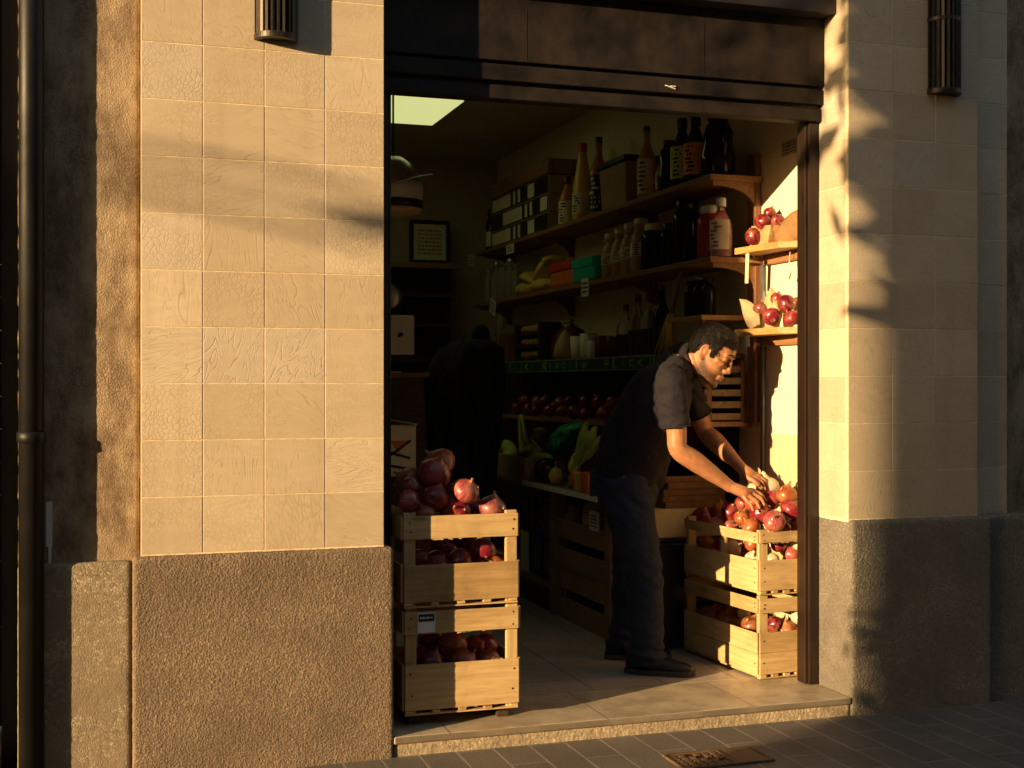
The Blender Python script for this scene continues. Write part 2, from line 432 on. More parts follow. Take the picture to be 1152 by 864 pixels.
M['kraft'] = plain('brown_paper', (.50, .29, .12), .75, .15, 30, .35, 60, .006)
M['cardboard'] = plain('brown_cardboard', (.38, .25, .14), .8, .12, 14, .15, 90)
M['paper_cream'] = plain('cream_wrap_paper', (.76, .62, .36), .7, .08, 25, .35, 70, .006)
M['black'] = plain('black_plastic', (.012, .011, .011), .35, .3, 10, .1)
M['cloth_black'] = cloth_mat('black_drape', (.010, .009, .009))
M['green_strip'] = plain('dark_green_strip', (.011, .058, .025), .5, .2)
M['green_paint'] = plain('pale_green_paint', (.22, .40, .18), .6, .2)
M['red_tub'] = plain('red_packet', (.65, .05, .02), .35, .15)
M['orange'] = plain('orange_packet', (.70, .17, .025), .4, .15)
M['teal'] = plain('teal_packet', (.015, .48, .33), .35, .15)
M['yellow'] = plain('yellow_skin', (.70, .50, .10), .5, .25, 14)
M['amber'] = glass_mat('amber_sauce', (.70, .38, .05), .25, .12)
M['mustard'] = glass_mat('mustard_sauce', (.85, .58, .06), .15, .12)
M['ochre'] = glass_mat('ochre_sauce', (.66, .26, .03), .2, .1)
M['tan_liquid'] = glass_mat('tan_liquid', (.58, .37, .18), .2, .15)
M['dark_glass'] = glass_mat('dark_glass', (.015, .012, .012), .1, .05)
M['clear'] = glass_mat('clear_glass', (.85, .85, .80), .88, .05)
M['pink'] = glass_mat('pink_pickle', (.55, .06, .10), .2, .15)
M['maroon'] = plain('maroon_lid', (.10, .012, .012), .4, .2)
M['cream_label'] = plain('cream_label', (.72, .66, .48), .65, .12, 30)
M['lime_label'] = plain('lime_label', (.62, .66, .10), .6, .15, 30)
M['orange_label'] = plain('orange_label', (.75, .33, .05), .6, .15, 30)
M['blue_pack'] = plain('blue_shrink_wrap', (.012, .04, .16), .25, .3, 14, .4, 30, .01)
M['green_bag'] = plain('green_plastic_film', (.06, .52, .22), .14, .3, 18, .8, 28, .02)
M['celery'] = plain('celery_green', (.42, .55, .11), .45, .25, 16, .2, 60)
M['leek'] = plain('pale_leek', (.55, .55, .22), .5, .2, 16)
M['aubergine'] = plain('glossy_purple', (.055, .006, .02), .18, .3, 10, .05)
M['gourd'] = plain('tan_gourd', (.42, .28, .15), .55, .2, 12)
M['egg'] = plain('brown_eggs', (.42, .24, .12), .6, .15, 20)
M['skin'] = skin_mat()
M['hair'] = NT('dark_brown_hair')
_t = M['hair']; _v = _t.coord(); _g = _t.noise(_t.map(_v, (90, 90, 260)), 1, 4, .6)
M['hair'] = _t.done(_t.mix(_g, (.004, .003, .0025), (.016, .011, .008)), .6, _t.bump(_g, .9, .006), .22)
M['shirt'] = cloth_mat('charcoal_tshirt', (.0135, .0108, .0145))
M['collar'] = cloth_mat('maroon_collar', (.04, .008, .010))
M['jeans'] = cloth_mat('faded_blue_jeans', (.021, .029, .048), .85, 520, .35)
M['shoe'] = plain('black_leather', (.009, .008, .007), .45, .3, 20, .2)
M['sole'] = plain('grey_rubber', (.06, .05, .04), .7, .2)
M['onion_red'] = onion_mat('red_onion_skin', (.095, .004, .017), (.30, .022, .040), (.38, .10, .04), .17, .45)
M['onion_pale'] = onion_mat('pink_streaked_onion_skin', (.16, .010, .03), (.44, .14, .12), (.40, .14, .05), .18, .4)
M['onion_tan'] = onion_mat('coppery_onion_skin', (.20, .040, .012), (.36, .095, .03), (.40, .17, .05), .22, .5)
M['onion_white'] = onion_mat('white_onion_skin', (.70, .62, .42), (.80, .76, .60), (.70, .58, .32), .35, .35)
M['root'] = plain('dry_onion_roots', (.58, .42, .22), .85, .3, 60)
M['leaf'] = leaf_mat('tree_leaf', (.035, .06, .02), (.07, .10, .035))
M['bark'] = plain('grey_bark', (.14, .11, .08), .9, .3, 20, .8, 30, .02)
M['terracotta'] = plain('terracotta_pot', (.35, .15, .08), .8, .2)
M['render_wall'] = plain('buff_render', (.42, .35, .27), .85, .15, 3, .3, 60)
M['pane'] = plain('dark_window_glass', (.03, .035, .04), .08, .1)
M['asphalt'] = plain('asphalt', (.05, .05, .05), .85, .3, 12, .6, 120, .006)
M['iron'] = plain('rusty_cast_iron', (.12, .07, .035), .6, .4, 20, .4, 80)
M['steel'] = plain('dull_steel', (.32, .33, .34), .32, .2, 12, .05, Metallic=.8)
# ------------------------------------------------------------------ facade
ROW = .1945; Z0 = .762
def tile_field(bm, cols, z0, z1, y, face='front', x=0.0, seed=0, thick=.02, skip_z=None):
    """real tiles with narrow joints; every tile carries its own random triple"""
    lay = bm.loops.layers.color.get('tile') or bm.loops.layers.color.new('tile')
    rr = random.Random(seed); n = math.ceil((z1-z0)/ROW)
    for i in range(n):
        a0 = z0 + i*ROW; a1 = min(z0+(i+1)*ROW, z1)
        if a1-a0 < .02: continue
        for c0, c1 in zip(cols, cols[1:]):
            g = .0016; dz = rr.uniform(-.0006, .0006); t = (rr.random(), rr.random(), rr.random(), 1)
            if face == 'front':
                fs = box(bm, c0+g, c1-g, y+dz, y+thick, a0+g, a1-g)
            else:
                fs = box(bm, x+dz, x+thick, c0+g, c1-g, a0+g, a1-g)
            for f in fs:
                for l in f.loops: l[lay] = t
TOPZ = 4.6
# left pier
pier = thing('tiled_pier', 'sunlit pier faced with beige embossed tiles, beside the heap of large onions', 'pier', (.58, .25, 0), 'tiled piers flanking the doorway')
bm = nb(); tile_field(bm, [.156, .362, .573, .786, 1.0], Z0, TOPZ, .03, seed=3)
link('tile_facing', bm, M['tile'], pier, bevel=.0012)
bm = nb(); tile_field(bm, [.0305, .27], Z0, TOPZ, 0, 'side', .98, 11)
link('return_tiles', bm, M['tile'], pier, bevel=.0012)
boxes('core', [(.157, .9985, .0316, .27, .30, TOPZ)], M['grout'], pier)
bm = nb(); rough_box(bm, .128, 1.03, 0, .27, -.02, Z0-.004, .008, .014, .0017, 90, 'xXyZ')
link('plinth', bm, M['plinth'], pier, smooth=True)
# right pier
pier2 = thing('tiled_pier', 'half shaded tiled pier with a grey plinth, right of the doorway', 'pier', (3.3, .25, 0), 'tiled piers flanking the doorway')
bm = nb(); tile_field(bm, [2.922, 3.130, 3.340, 3.551], Z0+.03, TOPZ, .03, seed=21)
link('tile_facing', bm, M['tile'], pier2, bevel=.0012)
bm = nb(); tile_field(bm, [.0505, .27], Z0+.03, TOPZ, 0, 'side', 2.921, 31)
link('return_tiles', bm, M['tile'], pier2, bevel=.0012)
bm = nb(); tile_field(bm, [3.553, 3.74], Z0+.03, TOPZ, .085, seed=41)
link('recessed_tiles', bm, M['tile'], pier2, bevel=.0012)
boxes('core', [(2.9226, 3.549, .0316, .27, .30, TOPZ), (3.5495, 3.742, .0866, .27, .30, TOPZ)], M['grout'], pier2)
bm = nb(); rough_box(bm, 2.92, 3.60, 0, .27, -.02, Z0+.027, .010, .016, .0016, 80, 'xXyZ', 5)
rough_box_bm = bm
link('plinth', bm, M['plinth_plain'], pier2, smooth=True)
bm = nb(); rough_box(bm, 3.602, 4.4, .03, .27, -.02, Z0+.027, .014, .016, .003, 60, 'xXyZ', 9)
link('plinth_return', bm, M['plinth_plain'], pier2, smooth=True)
# far neighbour wall on the right
o = boxes('rendered_wall', [(3.744, 9.0, .16, .6, 0, TOPZ)], M['aggregate'])
tag(o, 'dim rendered wall of the next building beyond the recessed tiles', 'wall')
# pilaster on the left
pil = thing('concrete_pilaster', 'stained rough render pilaster between the dark pipe and the tiles', 'pilaster', (0, .2, 0))
bm = nb(); rough_box(bm, -.236, .155, .052, .27, .70, TOPZ, .016, .006, .002, 25, 'xXyZ', 3)
link('shaft', bm, M['aggregate'], pil, smooth=True)
bm = nb(); rough_box(bm, -.236, .1275, .018, .27, -.02, .745, .010, .016, .0012, 70, 'xXyZ', 4)
link('plinth', bm, M['pebble'], pil, smooth=True)
o = boxes('paper_scrap', [(-.148, -.128, .0485, .051, .80, .95), (-.140, -.131, .0482, .0505, .72, .80)], M['card'])
tag(o, 'torn pale strip of paper stuck on the dark edge of the pilaster', 'paper scrap')
# pipe
pipe = thing('downpipe', 'tall dark metal downpipe at the edge of the pilaster', 'pipe', (-.192, .008, 0))
bm = nb(); lathe(bm, [(.040, 0), (.040, 4.6)], (-.192, .008, 0), 24); link('tube', bm, M['pipe'], pipe)
for z in (1.15, 3.0):
    bm = nb(); lathe(bm, [(.0405, z), (.046, z+.003), (.046, z+.035), (.0405, z+.038)], (-.192, .008, 0), 24)
    box(bm, -.197, -.187, .04, .056, z+.008, z+.03); link('collar', bm, M['pipe'], pipe)
# neighbour's dark doorway
nd = thing('dark_shutter', 'black closed metal shutter in deep shade beside the pipe', 'shutter', (-.6, .5, 0))
bm = nb()
for i in range(34): box(bm, -.948, -.302, .50+(.012 if i % 2 else 0), .53, .10+i*.12, .10+i*.12+.118)
link('slats', bm, M['black_metal'], nd)
boxes('side_rail', [(-.3015, -.240, .30, .54, 0, TOPZ)], M['black_metal'], nd)
o = boxes('threshold', [(-.948, -.303, .05, .6, 0, .09)], M['step'], bevel=.008); tag(o, 'grey stone threshold below the black shutter', 'threshold')
o = boxes('neighbour_pier', [(-4.5, -.95, 0, .6, 0, TOPZ)], M['aggregate']); tag(o, 'rendered pier beyond the black shutter', 'pier')
# fascia over the doorway
fa = thing('fascia', 'dark stained fascia boards above the doorway opening', 'fascia', (1.95, .2, 2.45))
def hb(z, w=0): return z
boxes('upper_board', [(1.001, 2.9205, .205, .288, 2.590, 2.871)], M['fascia'], fa, .003)
boxes('middle_board', [(1.001, 2.9205, .211, .29, 2.515, 2.578)], M['fascia'], fa, .004)
boxes('groove', [(1.0012, 2.9203, .235, .28, 2.578, 2.590), (1.0012, 2.9203, .245, .28, 2.502, 2.515)], M['fascia_dark'], fa)
boxes('lower_bar', [(1.0013, 2.9202, .226, .30, 2.446, 2.502)], M['fascia'], fa, .006)
boxes('soffit', [(1.0014, 2.9204, .115, .29, 2.872, 2.93)], M['fascia_dark'], fa)
for x in (1.60, 2.36, 2.84): boxes('seam', [(x, x+.0022, .2035, .207, 2.60, 2.80)], M['frame_wood'], fa)
o = boxes('lintel_wall', [(1.0016, 2.9202, .115, .29, 2.931, TOPZ)], M['aggregate']); tag(o, 'wall over the dark fascia', 'wall')
bm = nb()
rs = random.Random(5)
for i in range(2): obb(bm, (2.20+rs.uniform(-.05, .05), (.2075), 2.532+rs.uniform(-.012, .012)), (rs.uniform(.02, .05), .010, .003), Matrix.Rotation(rs.uniform(-.3, .3), 3, 'Y'))
o = link('peeling_tape', bm, M['card']); tag(o, 'scrap of peeling pale tape on the fascia', 'tape')
# door frame
df = thing('door_frame', 'brown wooden door frame around the shop opening', 'door frame', (1.95, .3, .074))
boxes('jamb', [(2.862, 2.9195, .262, .330, .0745, 2.4455), (2.872, 2.9197, .246, .2615, .0745, 2.4455)], M['frame_wood'], df, .004)
boxes('jamb', [(1.0305, 1.078, .262, .330, .0745, 2.4455), (1.0305, 1.06, .246, .2615, .0745, 2.4455)], M['frame_wood'], df, .004)
boxes('head', [(1.0785, 2.8615, .3005, .335, 2.458, 2.472)], M['frame_wood'], df, .004)
# step
st = thing('doorstep', 'low worn stone doorstep across the shop entrance', 'doorstep', (1.97, .2, 0))
bm = nb(); rough_box(bm, 1.031, 2.9195, .012, .45, -.02, .046, .012, .004, .002, 60, 'xXyZ', 2)
link('riser', bm, M['riser'], st, smooth=True)
boxes('tread', [(1.0312, 2.9192, 0, .45, .0465, .0735)], M['step'], st, .006)
# lamps
def wall_lamp(x, z, label):
    t = thing('wall_lamp', label, 'wall lamp', (x, .03, z), 'slatted half round wall lamps')
    y0 = .0295; r = .073; h = .64
    def half(bm, r0, r1, za, zb, seg=22):
        o = [Vector((x-r1*math.cos(math.pi*i/seg), y0-r1*math.sin(math.pi*i/seg), za)) for i in range(seg+1)]
        n = [Vector((x-r0*math.cos(math.pi*i/seg), y0-r0*math.sin(math.pi*i/seg), za)) for i in range(seg, -1, -1)]
        prism(bm, o+n, (0, 0, zb-za))
    bm = nb(); half(bm, .001, r*.80, z+.03, z+h-.03); link('core', bm, M['black_metal'], t)
    for za, zb in ((z, z+.022), (z+.30, z+.318), (z+h-.02, z+h)):
        bm = nb(); half(bm, r*.72, r*1.04, za, zb); link('band', bm, M['bronze'], t, bevel=.002)
    bm = nb()
    for i in range(11):
        a = math.pi*(i+.5)/11
        obb(bm, (x-r*.95*math.cos(a), y0-r*.95*math.sin(a), z+h/2), (.010, .013, h-.03), Matrix.Rotation(math.pi/2-a, 3, 'Z'))
    link('slats', bm, M['bronze'], t, bevel=.001)
    bm = nb(); half(bm, .0005, r*.7, z+.004, z+.02); link('base_cap', bm, M['bronze'], t)
    boxes('back_plate', [(x-.06, x+.06, .022, .0296, z+.02, z+h-.02)], M['bronze'], t)
wall_lamp(.612, 2.545, 'dark slatted half round wall lamp casting a long shadow on the sunlit tiles')
wall_lamp(3.373, 2.545, 'dark slatted half round wall lamp in shade on the pier right of the doorway')
# ground
structure(boxes('pavement', [(-40, 40, -3.6, .6, -.3, 0)], M['paving']))
structure(boxes('road', [(-40, 40, -5.2, -3.602, -.3, -.12)], M['asphalt']))
structure(boxes('far_pavement', [(-40, 40, -30, -5.202, -.3, 0)], M['paving']))
structure(boxes('terrain', [(-200, 200, -200, 200, -.6, -.31)], M['asphalt']))
# drain cover in the pavement
dc = thing('drain_cover', 'rusty cast iron drain cover set in the pavement before the step', 'drain cover', (2.12, -.38, 0))
boxes('frame', [(1.95, 2.31, -.46, -.448, .001, .010), (1.95, 2.31, -.292, -.28, .001, .010), (1.95, 1.962, -.4478, -.2922, .001, .010), (2.298, 2.31, -.4478, -.2922, .001, .010), (2.158, 2.170, -.4478, -.2922, .001, .010)], M['iron'], dc, .002)
boxes('pit_shade', [(1.9622, 2.2978, -.4477, -.2923, .0006, .0025)], M['black'], dc)  # flat black sheet standing in for the dark of the pit
bm = nb()
for i in range(6):
    for j in range(5):
        if (i+j) % 7 == 6: continue
        box(bm, 1.968+i*.0315, 1.968+i*.0315+.023, -.443+j*.030, -.443+j*.030+.021, .002, .009)
link('grating', bm, M['iron'], dc, bevel=.002)
boxes('lid', [(2.173, 2.295, -.444, -.296, .002, .0085)], M['iron'], dc, .003)
# ------------------------------------------------------------------ shop shell
FZ = .0735
WX = 2.98
structure(boxes('floor', [(-.235, 3.2, .4505, 5.2, -.05, FZ-.0005)], M['floor']))
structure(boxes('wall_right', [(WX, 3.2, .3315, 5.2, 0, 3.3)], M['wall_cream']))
structure(boxes('wall_right_dado', [(WX-.004, WX-.0005, .336, 1.06, FZ, 1.115)], M['wall_tan']))
structure(boxes('wall_right_shade_sheet', [(WX-.0045, WX-.0005, 1.0605, 4.99, FZ, 1.455)], M['darkwood']))  # dark sheet added to dim the pale wall behind the counter
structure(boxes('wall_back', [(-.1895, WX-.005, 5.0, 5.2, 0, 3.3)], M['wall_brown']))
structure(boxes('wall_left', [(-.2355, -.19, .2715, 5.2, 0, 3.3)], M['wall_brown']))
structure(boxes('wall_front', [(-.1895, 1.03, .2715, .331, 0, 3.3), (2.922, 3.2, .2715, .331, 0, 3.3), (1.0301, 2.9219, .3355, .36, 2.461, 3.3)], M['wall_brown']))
structure(boxes('ceiling', [(-.235, 3.2, .2716, 5.2, 3.06, 3.3)], M['ceiling']))
structure(boxes('roof', [(-4.5, 9, .02, 7, 4.61, 4.8)], M['fascia_dark']))
cl = thing('ceiling_light', 'dim greenish fluorescent ceiling panel', 'ceiling light', (1.76, 3.1, 3.0))
boxes('housing', [(-.05, 2.085, 2.745, 3.51, 3.006, 3.0595)], M['card'], cl)
boxes('diffuser', [(-.04, 2.075, 2.755, 3.50, 2.998, 3.0055)], M['lamp_panel'], cl, .003)  # hidden left part lengthened beyond view to brighten the room
# ------------------------------------------------------------------ shelves along the right hand wall
SX = 2.70
def shelf(name, label, zt, y0, y1, x0=SX, th=.026, bracket=True, cat='shelf'):
    t = thing(name, label, cat, (2.9, (y0+y1)/2, zt), 'wall shelves of the shop')
    boxes('board', [(x0, WX-.004, y0, y1, zt-th, zt)], M['shelf'], t, .003)
    for y in ([y0+.03, 2.0, 3.3, y1-.1] if bracket else []):
        bm = nb()
        pts = [Vector((WX-.005, y, zt-th)), Vector((x0+.03, y, zt-th)), Vector((x0+.03, y, zt-th-.022))]
        for i in range(7):
            a = R(90*i/6); pts.append(Vector((x0+.06+(WX-.035-x0-.06)*math.sin(a), y, zt-th-.022-.10*(1-math.cos(a)))))
        pts.append(Vector((WX-.005, y, zt-th-.125)))
        prism(bm, pts, (0, .02, 0)); link('bracket', bm, M['shelf'], t)
    return t
S1, S2, S3, S4 = 2.31, 1.93, 1.488, 1.135
shelf('wall_shelf', 'topmost brown wall shelf holding sauce bottles and boxes', S1, .82, 4.62)
shelf('wall_shelf', 'brown wall shelf holding glass bottles and dark jars, below the topmost', S2, .82, 4.70)
sh3 = shelf('wall_shelf', 'wall shelf edged with a dark green lettered strip', S3, 1.0, 4.25)
shelf('wall_shelf', 'low wall shelf heaped with small dark onions', S4, 1.45, 3.75, 2.60, .022)
o = boxes('wall_post', [(2.945, WX-.0045, .845, .925, 1.16, 2.42)], M['shelf_z'], bevel=.003); tag(o, 'reddish wooden upright on the wall at the end of the shelves', 'upright')
o = boxes('conduit', [(2.958, WX-.0046, .80, .822, .62, 1.90)], M['steel'], bevel=.004); tag(o, 'thin grey conduit running down the wall behind the man', 'conduit')
# lettered strip on the third shelf: chalky unreadable capitals
GL = {'E': [[(1,0),(0,0),(0,1),(1,1)],[(0,.5),(.8,.5)]], 'L': [[(0,1),(0,0),(.9,0)]], 'K': [[(0,0),(0,1)],[(.9,1),(0,.5),(.9,0)]], 'I': [[(.4,0),(.4,1)]],
      'R': [[(0,0),(0,1),(.8,1),(.8,.5),(0,.5),(.9,0)]], 'V': [[(0,1),(.45,0),(.9,1)]], 'W': [[(0,1),(.25,0),(.5,.8),(.75,0),(1,1)]], 'O': [[(.5,0),(0,.3),(0,.7),(.5,1),(1,.7),(1,.3),(.5,0)]],
      'M': [[(0,0),(.15,1),(.5,.3),(.85,1),(1,0)]], 'P': [[(0,0),(0,1),(.8,1),(.8,.5),(0,.5)]], 'C': [[(.9,1),(0,.8),(0,.2),(.9,0)]], 'N': [[(0,0),(0,1),(.9,0),(.9,1)]], 'H': [[(0,0),(0,1)],[(.9,0),(.9,1)],[(0,.5),(.9,.5)]], '|': [[(.5,-.5),(.5,1.5)]]}
def strokes(bm, text, o, ux, uz, h, w, adv, r):
    """lettering built of thin raised strokes from origin o along ux"""
    o = Vector(o); ux = Vector(ux); uz = Vector(uz)
    for i, ch in enumerate(text):
        for st_ in GL.get(ch, []):
            for a, b in zip(st_, st_[1:]):
                p = o + ux*(i*adv+a[0]*w) + uz*(a[1]*h); q = o + ux*(i*adv+b[0]*w) + uz*(b[1]*h)
                d = q-p; nrm = ux.cross(uz).normalized(); side = d.cross(nrm).normalized()*r
                prism(bm, [p-side, p+side, q+side, q-side], nrm*.0012)
ls = boxes('label_strip', [(SX-.008, SX-.0005, 1.05, 4.24, 1.415, 1.488)], M['green_strip'])
tag(ls, 'long dark green shelf strip with pale hand lettering', 'label strip')
boxes('border', [(SX-.0095, SX-.0082, 1.052, 4.238, 1.482, 1.488), (SX-.0095, SX-.0082, 1.052, 4.238, 1.415, 1.419)] + [(SX-.0096, SX-.0081, y, y+.012, 1.4192, 1.4818) for y in (1.42, 1.95, 2.52, 3.05)], M['green_paint'], ls)
bm = nb(); strokes(bm, 'EL EI|KI RVWOIIW  PLICK|JI ', (SX-.0083, 4.15, 1.432), (0, -1, 0), (0, 0, 1), .038, .062, .115, .0035)
link('lettering', bm, M['green_paint'], ls)

# ------------------------------------------------------------------ goods
def scribble(bm, c, ux, uz, w, h, rows, seed, n=(-1, 0, 0)):
    rr = random.Random(seed); c = Vector(c); ux = Vector(ux); uz = Vector(uz); n = Vector(n)
    for r_ in range(rows):
        x = -w/2
        while x < w/2:
            l = rr.uniform(.12, .35)*w/2; l = min(l, w/2-x)
            if l < .002: break
            p = c + ux*x + uz*(h*(.5-(r_+.5)/rows)); hh = h/rows*rr.uniform(.3, .55)/2
            prism(bm, [p-uz*hh, p+ux*l-uz*hh, p+ux*l+uz*hh, p+uz*hh], n*.0008); x += l+rr.uniform(.1, .2)*w/4
PROF = {
 'bottle': lambda r, h: [(r*.85, 0), (r, .02*h), (r, .52*h), (r*.92, .59*h), (r*.5, .70*h), (r*.34, .78*h), (r*.32, .90*h), (r*.37, .905*h), (r*.37, .93*h), (r*.30, .935*h)],
 'sauce': lambda r, h: [(r*.88, 0), (r, .02*h), (r, .36*h), (r*.9, .48*h), (r*.62, .70*h), (r*.42, .86*h), (r*.40, .90*h)],
 'jar': lambda r, h: [(r*.9, 0), (r, .03*h), (r, .70*h), (r*.92, .78*h), (r*.68, .83*h), (r*.68, .86*h)],
 'flask': lambda r, h: [(r*.9, 0), (r, .03*h), (r, .42*h), (r*.95, .55*h), (r*.5, .74*h), (r*.36, .80*h), (r*.36, .86*h)],
 'vial': lambda r, h: [(r*.9, 0), (r, .03*h), (r, .62*h), (r*.8, .72*h), (r*.6, .76*h), (r*.6, .82*h), (r*.72, .84*h), (r*.72, .90*h)],
 'jug': lambda r, h: [(r*.8, 0), (r*.96, .05*h), (r, .35*h), (r*.82, .55*h), (r*.86, .68*h), (r*.66, .82*h), (r*.42, .90*h)],
}
CAP = {'bottle': (.36, .90), 'sauce': (.46, .885), 'jar': (.74, .845), 'flask': (.44, .85), 'vial': (.66, .88), 'jug': (.5, .89)}
def bottle(name, label, cat, x, y, z, h, r, kind, mat, cap=None, lab=None, group=None, lz=(.10, .45), mark=None, seed=0):
    t = thing(name, label, cat, (x, y, z), group)
    bm = nb(); lathe(bm, PROF[kind](r, h), (x, y, z), 22); link('body', bm, mat, t, smooth=False)
    if cap:
        k, a = CAP[kind]; bm = nb(); lathe(bm, [(r*k, a*h), (r*k*1.03, (a+.01)*h), (r*k*1.03, .985*h), (r*k*.9, h)], (x, y, z), 18); link('cap', bm, cap, t)
    if lab:
        bm = nb(); n = 16; a0, a1 = R(130), R(290)
        rows = []
        for i in range(n+1):
            a = a0+(a1-a0)*i/n
            rows.append([bm.verts.new((x+math.cos(a)*(r+q), y+math.sin(a)*(r+q), z+zz*h)) for q, zz in ((.0006, lz[0]), (.0012, lz[0]), (.0012, lz[1]), (.0006, lz[1]))])
        for p, q in zip(rows, rows[1:]):
            for k in range(4): bm.faces.new((p[k], q[k], q[(k+1) % 4], p[(k+1) % 4]))
        bm.faces.new(rows[0]); bm.faces.new(rows[-1][::-1])
        lo = link('label', bm, lab, t)
        if mark:
            bm = nb(); rr = random.Random(seed)
            for k in range(7):
                zz = lz[0]+(lz[1]-lz[0])*(.12+.76*k/6); aa = R(rr.uniform(180, 205)); bb = aa+R(rr.uniform(20, 55))
                q = r+.0016; hh = (lz[1]-lz[0])*h*.035
                P = [Vector((x+math.cos(a)*q, y+math.sin(a)*q, z+zz*h)) for a in (aa, (aa+bb)/2, bb)]
                for p0, p1 in zip(P, P[1:]): prism(bm, [p0-Vector((0,0,hh)), p1-Vector((0,0,hh)), p1+Vector((0,0,hh)), p0+Vector((0,0,hh))], (Vector((math.cos(aa), math.sin(aa), 0)))*.0006)
            lo2 = link('print', bm, mark, lo)
    return t
def price_tag(label, x, y, z, w, h, tilt=0, seed=0, mat='card'):
    t = thing('price_tag', label, 'price tag', (x, y, z), 'paper price tags')
    bm = nb(); obb(bm, (x, y, z), (.0016, w, h), Matrix.Rotation(tilt, 3, 'X')); link('card', bm, M[mat], t)
    bm = nb(); Mx = Matrix.Rotation(tilt, 3, 'X')
    scribble(bm, (x-.001, y, z), Mx @ Vector((0, -1, 0)), Mx @ Vector((0, 0, 1)), w*.72, h*.7, 3, seed); link('print', bm, M['ink'], t)
    return t

# --- top shelf
X1 = 2.80
bottle('bottle', 'slim dark bottle beside the stack of black boxes on the topmost shelf', 'bottle', 2.78, 4.50, S1, .31, .04, 'vial', M['dark_glass'], M['black'], M['cream_label'], 'bottles and jars on the shelves')
bx = thing('carton_stack', 'stack of black cartons with cream labels under a brown lid on the topmost shelf', 'cartons', (2.85, 3.72, S1))
yA, yB = 3.13, 4.36
for k in range(3):
    b_ = boxes('carton', [(2.735, 2.965, yA, yB, S1+.002+k*.118, S1+.002+k*.118+.115)], M['cardboard'], bx, .003)
    boxes('front_print', [(2.7335, 2.7352, yA+.004, yB-.004, S1+.006+k*.118, S1+.112+k*.118)], M['black'], b_)
    yy = yB-.04-(.25 if k == 1 else 0); L = []
    for w, g_ in ((.42, .06), (.05, .05), (.05, .16), (.13, .02)):
        if yy-w < yA: break
        L.append((2.7318, 2.7334, yy-w, yy, S1+.016+k*.118, S1+.102+k*.118)); yy -= w+g_
    for q_ in L: boxes('cream_label', [q_], M['cream_label'], b_)
boxes('lid', [(2.725, 2.97, yA-.012, yB+.012, S1+.358, S1+.455)], M['shelf'], bx, .006)
bottle('sauce_bottle', 'squat amber bottle with a white banded label beside the black cartons', 'bottle', 2.80, 2.96, S1, .315, .055, 'flask', M['ochre'], M['maroon'], M['cream_label'], 'bottles and jars on the shelves', (.06, .5), M['maroon'], 3)
bottle('sauce_bottle', 'tall yellow sauce bottle with a red cap', 'bottle', 2.80, 2.70, S1, .475, .062, 'sauce', M['mustard'], M['red_tub'], M['cream_label'], 'bottles and jars on the shelves', (.10, .35), M['ink'], 4)
bottle('sauce_bottle', 'orange sauce bottle with a black cap and a black label', 'bottle', 2.80, 2.44, S1, .465, .058, 'bottle', M['ochre'], M['black'], M['black'], 'bottles and jars on the shelves', (.06, .52), M['card'], 5)
tb = thing('tub', 'square dark tub with a blue black lid on the topmost shelf', 'tub', (2.84, 2.06, S1))
bm = nb(); box(bm, 2.725, 2.955, 1.875, 2.26, S1+.001, S1+.235)
for v in bm.verts:
    if v.co.z < S1+.1: v.co.x += (.012 if v.co.x < 2.8 else -.012); v.co.y += (.015 if v.co.y < 2 else -.015)
link('body', bm, M['cardboard'], tb, bevel=.012)
boxes('lid', [(2.712, 2.968, 1.86, 2.275, S1+.2355, S1+.268)], M['black'], tb, .008)
bm = nb(); scribble(bm, (2.7335, 2.06, S1+.13), (0, -1, 0), (0, 0, 1), .17, .10, 3, 8); link('print', bm, M['maroon'], tb)
bottle('sauce_bottle', 'tall clear amber bottle with a black cap next to the square tub', 'bottle', 2.79, 1.735, S1, .395, .050, 'bottle', M['amber'], M['black'], M['cream_label'], 'bottles and jars on the shelves', (.08, .55), M['ink'], 6)
bottle('sauce_bottle', 'low amber bottle with a white label behind the tall clear one', 'bottle', 2.83, 1.60, S1, .25, .048, 'flask', M['ochre'], M['black'], M['card'], 'bottles and jars on the shelves', (.18, .5), M['ink'], 7)
bottle('bottle', 'dark spray bottle with faint white print on the topmost shelf', 'bottle', 2.79, 1.46, S1, .27, .056, 'jug', M['dark_glass'], M['black'], None, 'bottles and jars on the shelves')
for i, (y, h, lab, d) in enumerate(((1.275, .345, 'lime_label', 'dark bottle with a lime green label on the topmost shelf'), (1.125, .33, 'orange_label', 'dark bottle with an oval orange and yellow label on the topmost shelf'))):
    bottle('bottle', d, 'bottle', 2.775, y, S1, h, .058, 'flask', M['dark_glass'], M['black'], M[lab], 'bottles and jars on the shelves', (.12, .58), M['ink'], 10+i)
bottle('bottle', 'slim black necked bottle standing behind the lime labelled one', 'bottle', 2.87, 1.30, S1, .38, .040, 'bottle', M['dark_glass'], M['black'], None, 'bottles and jars on the shelves')
jg = thing('jug', 'bulky black jug with a side handle at the near end of the topmost shelf', 'jug', (2.81, .955, S1))
bm = nb(); lathe(bm, PROF['jug'](.082, .31), (2.81, .955, S1), 22); link('body', bm, M['dark_glass'], jg)
bm = nb(); tube(bm, [(2.80, .885, S1+.09, .012), (2.79, .845, S1+.16, .012), (2.80, .87, S1+.235, .012), (2.81, .94, S1+.26, .014)], 8, 4); link('handle', bm, M['dark_glass'], jg)
bm = nb(); lathe(bm, [(.045, .27), (.052, .28), (.05, .31), (.03, .325)], (2.81, .955, S1), 16); link('cap', bm, M['black'], jg)

